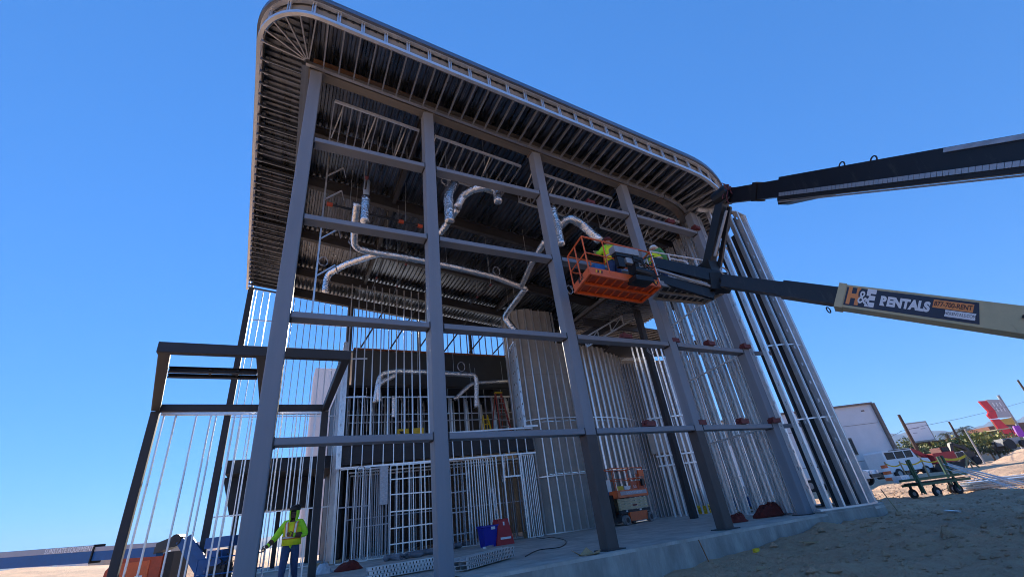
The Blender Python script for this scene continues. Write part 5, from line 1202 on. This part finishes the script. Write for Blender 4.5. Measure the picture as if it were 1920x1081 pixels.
# red compact digger
P = gpt(1762, 868, 42); F = frame_at(P); dg = thing('digger', 'red digger with a folded arm parked behind the yellow tape', 'digger', P)
for y in (-.7, .7): b = B(); b.prism([F(-1.3, y-.2, .0), F(1.3, y-.2, .0), F(1.55, y-.2, .35), F(1.3, y-.2, .65), F(-1.3, y-.2, .65), F(-1.55, y-.2, .35)], FWD*.4); b.build('track', 'rubber', dg)
b = B(); b.box(F(.2, 0, 1.15), (2.2, 1.5, .9), R_LAT); b.build('body', 'red', dg); b = B(); b.box(F(.6, -.1, 1.8), (.9, 1.2, .5), R_LAT); b.build('cab', 'clamp_red', dg); b = B(); b.box(F(.6, -.72, 1.82), (.7, .03, .34), R_LAT); b.build('window', 'glass', dg)
b = B(); b.bar(F(-.8, 0, 1.3), F(-2.2, 0, 2.2), .25, .35); b.bar(F(-2.2, 0, 2.2), F(-3.3, 0, 1.1), .2, .28); b.build('arm', 'red', dg); b = B(); b.prism([F(-3.1, -.3, 1.1), F(-3.7, -.3, 1.0), F(-3.6, -.3, .4), F(-3.1, -.3, .5)], FWD*.6); b.build('bucket', 'primer_dark', dg)
P = gpt(1800, 858, 46); F = frame_at(P); dg = thing('digger', 'dark loader arm machine beside the red digger', 'digger', P)
b = B(); b.box(F(.2, 0, .9), (2.0, 1.4, .8), R_LAT); b.build('body', 'navy', dg); b = B(); b.bar(F(-.9, 0, .6), F(-.2, 0, 2.3), .3, .35); b.bar(F(-.2, 0, 2.3), F(1.2, 0, 1.6), .3, .3); b.bar(F(1.2, 0, 1.6), F(1.6, 0, .5), .25, .3); b.build('arm', 'navy', dg)
for x in (-.6, .9):
    for y in (-.7, .7): B().tube([F(x, y-.15, .4), F(x, y+.15, .4)], .4, 16).build('wheel', 'rubber', dg)
P = gpt(1893, 832, 62); F = frame_at(P); P.z += 1.5; F = frame_at(P); tr_ = thing('tractor', 'tractor with an open canopy roof standing on the spoil heap', 'tractor', P)
b = B(); b.box(F(0, 0, .9), (2.6, 1.3, .9), R_LAT); b.build('body', 'greymetal', tr_); b = B(); b.box(F(-.2, 0, 2.6), (2.4, 1.7, .1), R_LAT); b.build('canopy', 'cream', tr_)
for x in (-1.1, .8):
    for y in (-.6, .6): b = B(); b.tube([F(x, y, 1.2), F(x, y, 2.6)], .04, 6); b.build('post', 'black', tr_)
for x, r in ((-.9, .7), (1.1, .5)):
    for y in (-.8, .8): B().tube([F(x, y-.18, r*.8), F(x, y+.18, r*.8)], r, 18).build('wheel', 'rubber', tr_)
# stakes and caution tape
pts = [gpt(u, v, d) for u, v, d in ((1672, 893, 31), (1700, 891, 30), (1738, 884, 29.5), (1775, 880, 29), (1822, 873, 29))]
for i, q in enumerate(pts):
    st_ = thing('tape_stake', ['wooden stake at the barrel end of the yellow tape', 'second wooden stake along the yellow tape', 'middle wooden stake carrying the yellow tape', 'fourth wooden stake along the yellow tape', 'braced wooden stake at the right end of the yellow tape'][i], 'stake', q, 'stakes carrying yellow tape')
    member(st_, 'post', q-V((0, 0, .1)), q+V((rnd(-.1, .1), 0, 1.15)), .09, .06, 'wood')
    if i == 4: member(st_, 'brace', q+V((.6, -.2, 0)), q+V((0, 0, .95)), .09, .05, 'wood'); member(st_, 'brace', q+V((-.6, .2, 0)), q+V((0, 0, .9)), .09, .05, 'wood')
tp = thing('caution_tape', 'sagging yellow caution tape strung between wooden stakes', 'tape', pts[0])
for a, c in zip(pts, pts[1:]):
    b = B(); n = 8
    for k in range(n):
        f1 = lambda t: a.lerp(c, t)+V((0, -.04, 1.0-.18*4*t*(1-t)))
        b.bar(f1(k/n), f1((k+1)/n), .006, .08 if c is not pts[-1] else .14)
    b.build('strip', 'yellow', tp)
for i, (u, v, d) in enumerate(((1730, 889, 27), (1660, 884, 32))):
    pass
# green stud cart
P = V((22.0, .1, gh(22, .1))); cl_ = (LAT+FWD*.1).normalized(); F = frame_at(P, cl_)
ct = thing('material_cart', 'dark green steel material cart with upright posts and small black wheels', 'cart', P)
for x in (-1.0, -.35, .45, 1.05):
    for y in ((-.35,) if x in (-1.0, .45) else (.35,)): b = B(); b.bar(F(x, y, .14), F(x, y, 1.3), .06, .06, up=FWD); b.build('post', 'green', ct)
for y in (-.35, .35):
    for z in (.45, .62): b = B(); b.bar(F(-1.05, y, z), F(1.1, y, z), .07, .08); b.build('side_rail', 'green', ct)
for x in (-.9, -.3, .3, .95): b = B(); b.bar(F(x, -.33, .45), F(x, .33, .45), .08, .06); b.build('cross_rail', 'green', ct)
b = B(); b.box(F(0, 0, .51), (2.0, .62, .03), Matrix((cl_, V((-cl_.y, cl_.x, 0)), UP)).transposed()); b.build('deck', 'wood_dark', ct)
for x, y in ((-.45, -.3), (.45, -.3), (-.8, .3), (.9, .3)):
    wl = B().tube([F(x, y-.04, .16), F(x, y+.04, .16)], .16, 18).build('wheel', 'rubber', ct); B().tube([F(x, y-.045, .16), F(x, y+.045, .16)], .07, 10).build('hub', 'greymetal', wl)
    b = B(); b.bar(F(x, y, .2), F(x, y, .42), .1, .06); b.build('caster', 'black', ct)
for k in range(9):
    a = F(.35+k*.03, -.3, .95+rnd(-.1, .1)); c = F(1.15+k*.09+rnd(-.1, .1), -1.5+rnd(-.2, .2), 0); c.z = gh(c.x, c.y)+.02
    tag(B().tube([a, c], .012 if k < 7 else .03, 6).build('conduit', 'galv'), ['leftmost', 'second', 'third', 'fourth', 'fifth', 'sixth', 'seventh', 'left', 'right'][k]+(' of seven thin galvanized conduits leaning on the green cart' if k < 7 else ' one of two thick galvanized pipes leaning on the cart end'), 'pipe', 'thin conduits leaning on the cart' if k < 7 else 'thick pipes leaning on the cart')
# stacks of studs on the dirt
def stack(label, P, lat, L, nx_, nz_, m='galv', grp='stacks of studs on the dirt'):
    root = thing('stud_stack', label, 'stud stack', P, grp); F = frame_at(P, lat)
    for j in range(nz_):
        for i in range(nx_):
            x0 = rnd(-.2, .2); member(root, 'stud', F(-L/2+x0, (i-nx_/2)*.17, .07+j*.075), F(L/2+x0, (i-nx_/2)*.17, .07+j*.075), .15, .06, m, 'c')
stack('stack of galvanized studs at the right edge near the green cart', V((24.6, -1.5, gh(24.6, -1.5))), (LAT*.8-FWD*.6).normalized(), 3.4, 6, 4)
stack('small stack of pale studs farther behind at the right edge', V((29.5, .3, gh(29.5, .3))), (LAT*.8-FWD*.6).normalized(), 3.4, 5, 2)
b = B(); b.tube([gpt(1680, 935, 14), gpt(1725, 945, 13.4), gpt(1780, 967, 12)], .012, 5); tag(b.build('pale_cord', 'white'), 'pale cord lying across the dirt toward the curved footing', 'cord')
b = B(); P = gpt(1690, 897, 27); b.box(P+V((0, 0, .25)), (1.0, .5, .4)); tag(b.build('trash_pile', 'plastic_clear'), 'pale sheeting lying by the yellow tape near the van', 'sheeting')
# trees and bushes
def tree(label, P, h, r, m, n=900, trunk=.12, squash=.8, group='trees beyond the site', lo=.25):
    root = thing('tree', label, 'tree', P, group)
    b = B(); b.tube([P-V((0, 0, .3)), P+V((.1, 0, h*.4)), P+V((-.1, .1, h*.75))], [trunk*1.3, trunk, trunk*.4], 8)
    for k in range(6): a = rnd(0, 6.28); b.tube([P+V((0, 0, h*rnd(.25, .5))), P+V((math.cos(a)*r*.6, math.sin(a)*r*.6, h*rnd(.55, .85)))], [trunk*.5, trunk*.15], 6)
    b.build('trunk', 'bark', root)
    b = B(); cl = [(V((rnd(-1, 1), rnd(-1, 1), rnd(-1, 1))).normalized()*rnd(.3, .8)) for _ in range(16)]
    for i in range(n):
        c = random.choice(cl); d = V((random.gauss(0, 1), random.gauss(0, 1), random.gauss(0, 1))).normalized()*abs(random.gauss(.28, .1))
        q = c+d; q = P+V((q.x*r, q.y*r, h*(lo+1)/2+q.z*h*(1-lo)/2*1.05)); s = r*rnd(.04, .09)
        u_ = V((rnd(-1, 1), rnd(-1, 1), rnd(-1, 1))).normalized(); v_ = u_.cross(V((rnd(-1, 1), rnd(-1, 1), rnd(-1, 1)))).normalized()
        b.add([q-u_*s, q+v_*s*.5, q+u_*s, q-v_*s*.5], [(0, 1, 2, 3)])
    b.build('crown', m, root); return root
spec = [(1682, 845, 66, 4.2, 3.2, 'leaf', 'olive bushy tree right beside the white building corner'), (1705, 845, 70, 4.5, 3.4, 'leaf_dark', 'dark bushy tree below the billboard mast'), (1738, 846, 64, 3.2, 3.0, 'leaf_dark', 'low dark bush right of the billboard mast'),
        (1752, 838, 72, 5.0, 4.0, 'leaf_yel', 'yellow green tree behind the low dark bush'), (1785, 840, 66, 4.2, 3.6, 'leaf', 'green round tree left of the leaning dark pole'), (1812, 845, 68, 3.0, 3.2, 'leaf_dark', 'dark low tree below the palm'),
        (1850, 835, 70, 5.0, 4.6, 'leaf_yel', 'large yellow green bush right of the palm'), (1880, 832, 74, 4.6, 3.6, 'leaf_yel', 'yellow green tree in front of the red sign'), (1720, 835, 80, 6.0, 3.6, 'leaf', 'taller olive tree behind the billboard posts'), (1868, 845, 66, 2.6, 2.2, 'leaf_dark', 'small dark shrub below the brown roof')]
for u, v, d, h, r, m_, lab in spec: tree(lab, gpt(u, v, d), h-.1, r, m_)
def palm(label, P, h, r, n=30):
    root = thing('palm_tree', label, 'palm', P, 'palms beyond the site')
    b = B(); b.tube([P-V((0, 0, .3)), P+V((0, 0, h*.5)), P+V((0, 0, h))], [.35, .28, .32], 10); b.build('trunk', 'bark', root)
    b = B(); top = P+V((0, 0, h))
    for k in range(n):
        a = rnd(0, 6.28); e = rnd(-.5, 1.1); pts = []
        for j in range(7):
            t = j/6; pts.append(top+V((math.cos(a)*math.cos(e)*r*t, math.sin(a)*math.cos(e)*r*t, math.sin(e)*r*t-.75*r*t*t)))
        for j in range(6):
            d = (pts[j+1]-pts[j]); s = d.cross(UP)
            if s.length < .01: continue
            s.normalize(); wd = .22*r*(1-abs(j/6-.45))
            for sg in (-1, 1):
                for m2 in (.15, .6):
                    q = pts[j].lerp(pts[j+1], m2); b.add([q, q+d*.18, q+s*sg*wd+d*.6-V((0, 0, wd*.4))], [(0, 1, 2)])
            b.bar(pts[j], pts[j+1], .03, .03)
    b.build('crown', 'palm', root)
palm('tall date palm beside the brown roofed building', gpt(1826, 840, 78), 5.6, 2.9)
palm('small feathery palm left of the billboard', gpt(1706, 840, 92), 5.4, 2.2, 22)
palm('thin dark palm left of the leaning pole', gpt(1788, 838, 100), 6.6, 2.4, 22)
palm('low palm behind the billboard posts', gpt(1742, 842, 84), 4.6, 2.4, 22)
# billboard
P = gpt(1722, 855, 70); bb = thing('billboard', 'pale billboard panel on two dark posts above the trees', 'billboard', P)
F = frame_at(P)
c0, c1_ = dep(1697, 793, 70), dep(1733, 790, 70)
zt = c0.z; W_ = (c1_-c0).length
pl0 = V((c0.x, c0.y, 0)); pdir = V((c1_.x-c0.x, c1_.y-c0.y, 0)).normalized()
def bbp(s, z, n=0): return pl0+pdir*s+V((-pdir.y, pdir.x, 0))*n+V((0, 0, z))
hb_ = 3.0
b = B(); b.prism([bbp(-.3, zt-hb_), bbp(W_+.3, zt-hb_), bbp(W_+.3, zt), bbp(-.3, zt)], V((-pdir.y, pdir.x, 0))*.25); b.build('panel', 'sheath_light', bb)
b = B(); b.prism([bbp(-.1, zt-hb_+.2, -.03), bbp(W_+.1, zt-hb_+.2, -.03), bbp(W_+.1, zt-.2, -.03), bbp(-.1, zt-.2, -.03)], V((-pdir.y, pdir.x, 0))*.03); b.build('poster', 'letter_white', bb)
for s, z, l in ((.5, .9, 1.2), (1.9, 1.1, .8), (.4, 1.6, .7)): b = B(); b.bar(bbp(s, zt-z, -.04), bbp(s+l, zt-z, -.04), .01, .1); b.build('print', 'grey_stripe', bb)
b = B(); b.bar(bbp(-.6, zt-hb_-.15, -.4), bbp(W_+.8, zt-hb_-.15, -.4), .9, .12); b.build('catwalk', 'wood_dark', bb)
for s in (.2, W_*.75): b = B(); b.bar(bbp(s, 0, .3), bbp(s, zt-hb_*.5, .3), .3, .3); b.build('post', 'wood_dark', bb)
def pole(label, u0, v0, u1, v1, d, r, m):
    a = dep(u0, v0, d); q = V((a.x, a.y, gh(a.x, a.y)-.3)); return tag(B().tube([q, a], [r*1.2, r*.8], 8).build('utility_pole', m), label, 'pole')
pole('thick dark brown utility pole left of the billboard', 1685, 777, 1730, 855, 52, .2, 'wood_dark')
pole('dark leaning utility pole left of the palm', 1779, 790, 1800, 828, 66, .16, 'wood_dark')
pole('pale slender pole right of the palm', 1808, 803, 1832, 848, 56, .10, 'greymetal')
pole('thin wooden pole beside the red sign', 1860, 790, 1870, 830, 80, .09, 'wood')
pole('tall dark utility pole cut by the right edge of the picture', 1908, 712, 1930, 790, 75, .18, 'wood_dark')
def wire(label, pts, d0, d1, r=.018):
    ps = [dep(u, v, lerp(d0, d1, i/(len(pts)-1))) for i, (u, v) in enumerate(pts)]; return tag(B().tube(ps, r, 4).build('overhead_wire', 'black'), label, 'wire')
wire('overhead wire strung from the billboard pole to the right edge', [(1688, 808), (1735, 797), (1800, 784), (1860, 770), (1930, 750)], 52, 75, .02)
wire('overhead wire dropping to the white building wall', [(1690, 808), (1670, 818), (1646, 831)], 52, 42.5, .02)
# pylon sign
Ps = gpt(1905, 835, 80)+LAT*2.3; Ps.z = gh(Ps.x, Ps.y); F_ = frame_at(Ps); F = lambda x, y, z: F_(x*1.12, y, z); sg = thing('pylon_sign', 'tall red pylon sign with grey lettered, gold and purple panels', 'sign', Ps)
yb = dep(1900, 820, 80).z-Ps.z; hS = 7.2
def ribbon(name, m, pts, n0, th=.3): b = B(); b.prism([F(x, n0, yb+z) for x, z in pts], FWD*th); return b.build(name, m, sg)
ribbon('red_panel', 'red_sign', [(-2.6, 0), (-.6, 0), (-.9, 1.2), (-1.6, 2.4), (-2.0, 3.5), (-3.4, 3.6), (-3.3, 2.6), (-3.1, 1.2)], 0)
ribbon('red_panel', 'red_sign', [(-3.4, 3.7), (-2.1, 3.7), (-1.8, 5), (-2.2, 7.0), (-3.6, 7.1), (-3.3, 6), (-3.0, 5), (-3.6, 4.4)], .02)
ribbon('grey_panel', 'grey_stripe', [(-2.0, 3.8), (.5, 3.6), (.5, 6.9), (-2.1, 7.2), (-1.75, 5)], .1)
for i, (x, z) in enumerate(((-1.4, 6.2), (-.8, 6.15), (-.2, 6.1), (-1.3, 5.2), (-.7, 5.15), (-.1, 5.1))): b = B(); b.bar(F(x, .05, yb+z-.35), F(x, .05, yb+z+.35), .18, .06, up=FWD); b.build('letter', 'letter_white', sg)
ribbon('gold_panel', 'gold', [(-1.6, 2.5), (.3, 2.3), (.3, 3.5), (-1.9, 3.4)], .08)
ribbon('purple_panel', 'purple', [(-.55, 0), (.8, 0), (.7, 2.0), (-.3, 2.0)], .09)
b = B(); b.tube([F(.75, .4, -1), F(.75, .4, yb+7.8)], .22, 10); b.tube([F(-.8, .4, -1), F(-.8, .4, yb+2)], .18, 10); b.build('post', 'greymetal', sg)
# brown roofed building
P = gpt(1850, 826, 110); F = frame_at(P); hb2 = thing('far_building', 'low tan building with a long brown roof behind the bushes', 'building', P)
b = B(); b.box(F(2, 0, 2.2), (24, 8, 5.5), R_LAT); b.build('wall', 'tan_wall', hb2); b = B(); b.box(F(3, -.5, 5.6), (22, 9.4, 1.2), R_LAT); b.build('roof', 'terracotta', hb2); b = B(); b.box(F(6, .5, 6.9), (12, 6, 1.6), R_LAT); b.build('roof', 'terracotta', hb2)
P = gpt(1855, 850, 52); 
# ------------------------------------------------------------------ left background: blue boom lift and orange compressor
Pb = gpt(-160, 1120, 19); bb3 = thing('boom_lift', 'blue boom lift with a pale lettered stripe on its level boom at the left edge', 'boom lift', Pb)
a0, a1, a2 = dep(-170, 1062, 19.4), dep(185, 1037, 17.6), dep(302, 1028, 17.0); db = (a2-a0).normalized(); a1 = a0+db*(a1-a0).dot(db); a2 = a0+db*(a2-a0).dot(db)
b = B(); b.bar(a0, a1, .4, .62); b.build('main_boom', 'blue', bb3); b = B(); b.bar(a1-db*.3, a2, .32, .48); b.build('fly_boom', 'blue', bb3)
sx3 = db.cross(UP).normalized(); sx3 = sx3 if sx3.dot(CAM-a1) > 0 else -sx3; up3 = UP-db*db.dot(UP)
b = B(); b.bar(a0+sx3*.203+up3*.2, a1+sx3*.203+up3*.2, .008, .2); b.build('stripe', 'grey_stripe', bb3); b = B(); b.bar(a1+sx3*.163+up3*.16, a2+sx3*.163+up3*.16, .008, .15); b.build('stripe', 'grey_stripe', bb3)
b = B(); b.bar(a1-db*.03, a1+db*.02, .44, .66); b.build('boom_collar', 'black', bb3)
text(bb3, 'lettering', 'SUNSTATE EQUIPMENT', .25, 'letter_white', dep(135, 1030, 17.6)+sx3*.0, db, UP, 0.12, sx=.95)
k0 = dep(335, 1012, 16.8)
b = B(); b.bar(a2-db*.2, k0, .3, .36); b.tube([k0-FWD*.2, k0+FWD*.2], .22, 12); b.build('knuckle', 'navy', bb3)
for (u0, v0), (u1, v1) in (((338, 1012), (385, 1090)), ((352, 1006), (400, 1080))): b = B(); b.bar(dep(u0, v0, 16.7), dep(u1, v1, 16.3), .16, .26); b.build('jib_arm', 'blue', bb3)
cb = dep(412, 1035, 16.2); b = B(); b.box(cb+V((0, 0, .35)), (.9, .5, .35), R_LAT); b.box(cb+V((-.05, 0, -.15)), (.55, .4, .5), R_LAT); b.build('control_box', 'blue', bb3)
b = B(); b.box(cb+V((.1, 0, -.75)), (.6, .5, .7), R_LAT); b.build('rotator', 'navy', bb3)
b = B()
for k in range(8):
    pts_ = [cb+V((rnd(-.1, .5), -.3, rnd(-.4, .2)))]
    for j in range(4): pts_.append(pts_[-1]+V((rnd(-.15, .15), 0, rnd(-.25, .05))))
    b.tube(pts_, .02, 5)
b.build('hose', 'rubber', bb3)
fb = [cb+V((-.6, -.5, -1.25)), cb+V((1.3, -1.2, -1.25)), cb+V((1.5, -.4, -1.25)), cb+V((-.4, .3, -1.25))]
for zz in (.06, .6, 1.1):
    b = B(); rail(b, [q+V((0, 0, zz)) for q in fb], .022, 6, True); b.build('rail', 'blue', bb3)
for q in fb: b = B(); b.tube([q, q+V((0, 0, 1.1))], .02, 6); b.build('post', 'blue', bb3)
b = B(); b.add([q for q in fb]+[q-V((0, 0, .03)) for q in fb], [(0, 1, 2, 3), (7, 6, 5, 4), (0, 4, 5, 1), (1, 5, 6, 2), (2, 6, 7, 3), (3, 7, 4, 0)]); b.build('floor', 'greymetal', bb3)
chassis(bb3, V((a0.x-1, a0.y, gh(a0.x-1, a0.y))), math.atan2(db.y, db.x), 'blue')
b = B(); b.bar(a0, V((a0.x-1, a0.y, gh(a0.x-1, a0.y)+1.6)), .5, .5); b.build('boom_foot', 'blue', bb3)
P = gpt(262, 1095, 21.5); F = frame_at(P); z0 = dep(262, 1040, 21.5).z
cm = thing('air_compressor', 'orange red machine with a rounded hood behind the blue boom', 'machine', P)
hz = z0-P.z
b = B(); b.prism([F(-1.5, -.7, .35), F(1.3, -.7, .35), F(1.3, -.7, hz-.05), F(-.9, -.7, hz-.05), F(-1.35, -.7, hz*.75)], FWD*1.4); b.build('hood', 'orange_dk', cm)
b = B(); b.box(F(-.1, -.71, hz*.62), (1.7, .03, hz*.5), R_LAT); b.build('door', 'orange', cm); b = B(); b.box(F(.35, -.73, hz*.55), (.35, .02, .1), R_LAT); b.build('decal', 'letter_white', cm)
b = B(); b.box(F(.7, -.73, hz*.36), (.5, .02, .08), R_LAT); b.build('decal', 'letter_white', cm)
b = B(); b.box(F(1.55, 0, hz*.6), (.5, 1.2, hz*.8), R_LAT); b.build('engine', 'black', cm)
for x in (-.7, .6):
    for y in (-.75, .75): B().tube([F(x, y-.1, .33), F(x, y+.1, .33)], .33, 16).build('wheel', 'rubber', cm)
# pale distant blocks on the left horizon
for i, (u, d, w_, h_) in enumerate(((130, 160, 7, 3), (180, 190, 9, 3.5), (60, 170, 8, 3), (330, 180, 6, 4), (375, 200, 9, 4))):
    P = gpt(u, 1080, d); b = B(); b.box(P+V((0, 0, h_/2+2)), (w_, w_*.7, h_+4), R_LAT); b.box(P+V((.4, 0, h_+4.2)), (w_*1.05, w_*.75, .4), R_LAT)
    tag(b.build('far_house', 'tan_wall' if i % 2 else 'stucco'), ['pale far house left of the blue boom lettering', 'tan far house below the blue boom collar', 'pale far house at the far left', 'tan far house right of the orange machine', 'pale far house behind the blue jib'][i], 'house', 'far houses on the left horizon')
P = gpt(607, 900, 46); 
pw = dep(618, 700, 40); b = B(); b.box(V((pw.x, pw.y, pw.z/2)), (2.6, 3, pw.z)); o = b.build('grey_tower', 'stucco'); tag(o, 'pale lavender blank wall rising behind the rear studs', 'building')
# ------------------------------------------------------------------ haze
HAZE = True
if HAZE:
    b = B(); b.box((0, 0, 145), (11900, 11900, 310)); hz_ = b.build('haze', 'white'); hz_['kind'] = 'stuff'; hz_['label'] = 'thin pale blue haze over the far ground'; hz_['category'] = 'haze'
    m = bpy.data.materials.new('haze_air'); m.use_nodes = True; n = m.node_tree; n.nodes.clear()
    ou = n.nodes.new('ShaderNodeOutputMaterial'); pv = n.nodes.new('ShaderNodeVolumePrincipled'); pv.inputs['Color'].default_value = (.5, .7, 1, 1); pv.inputs['Density'].default_value = .00013
    n.links.new(pv.outputs[0], ou.inputs['Volume']); hz_.data.materials.clear(); hz_.data.materials.append(m)
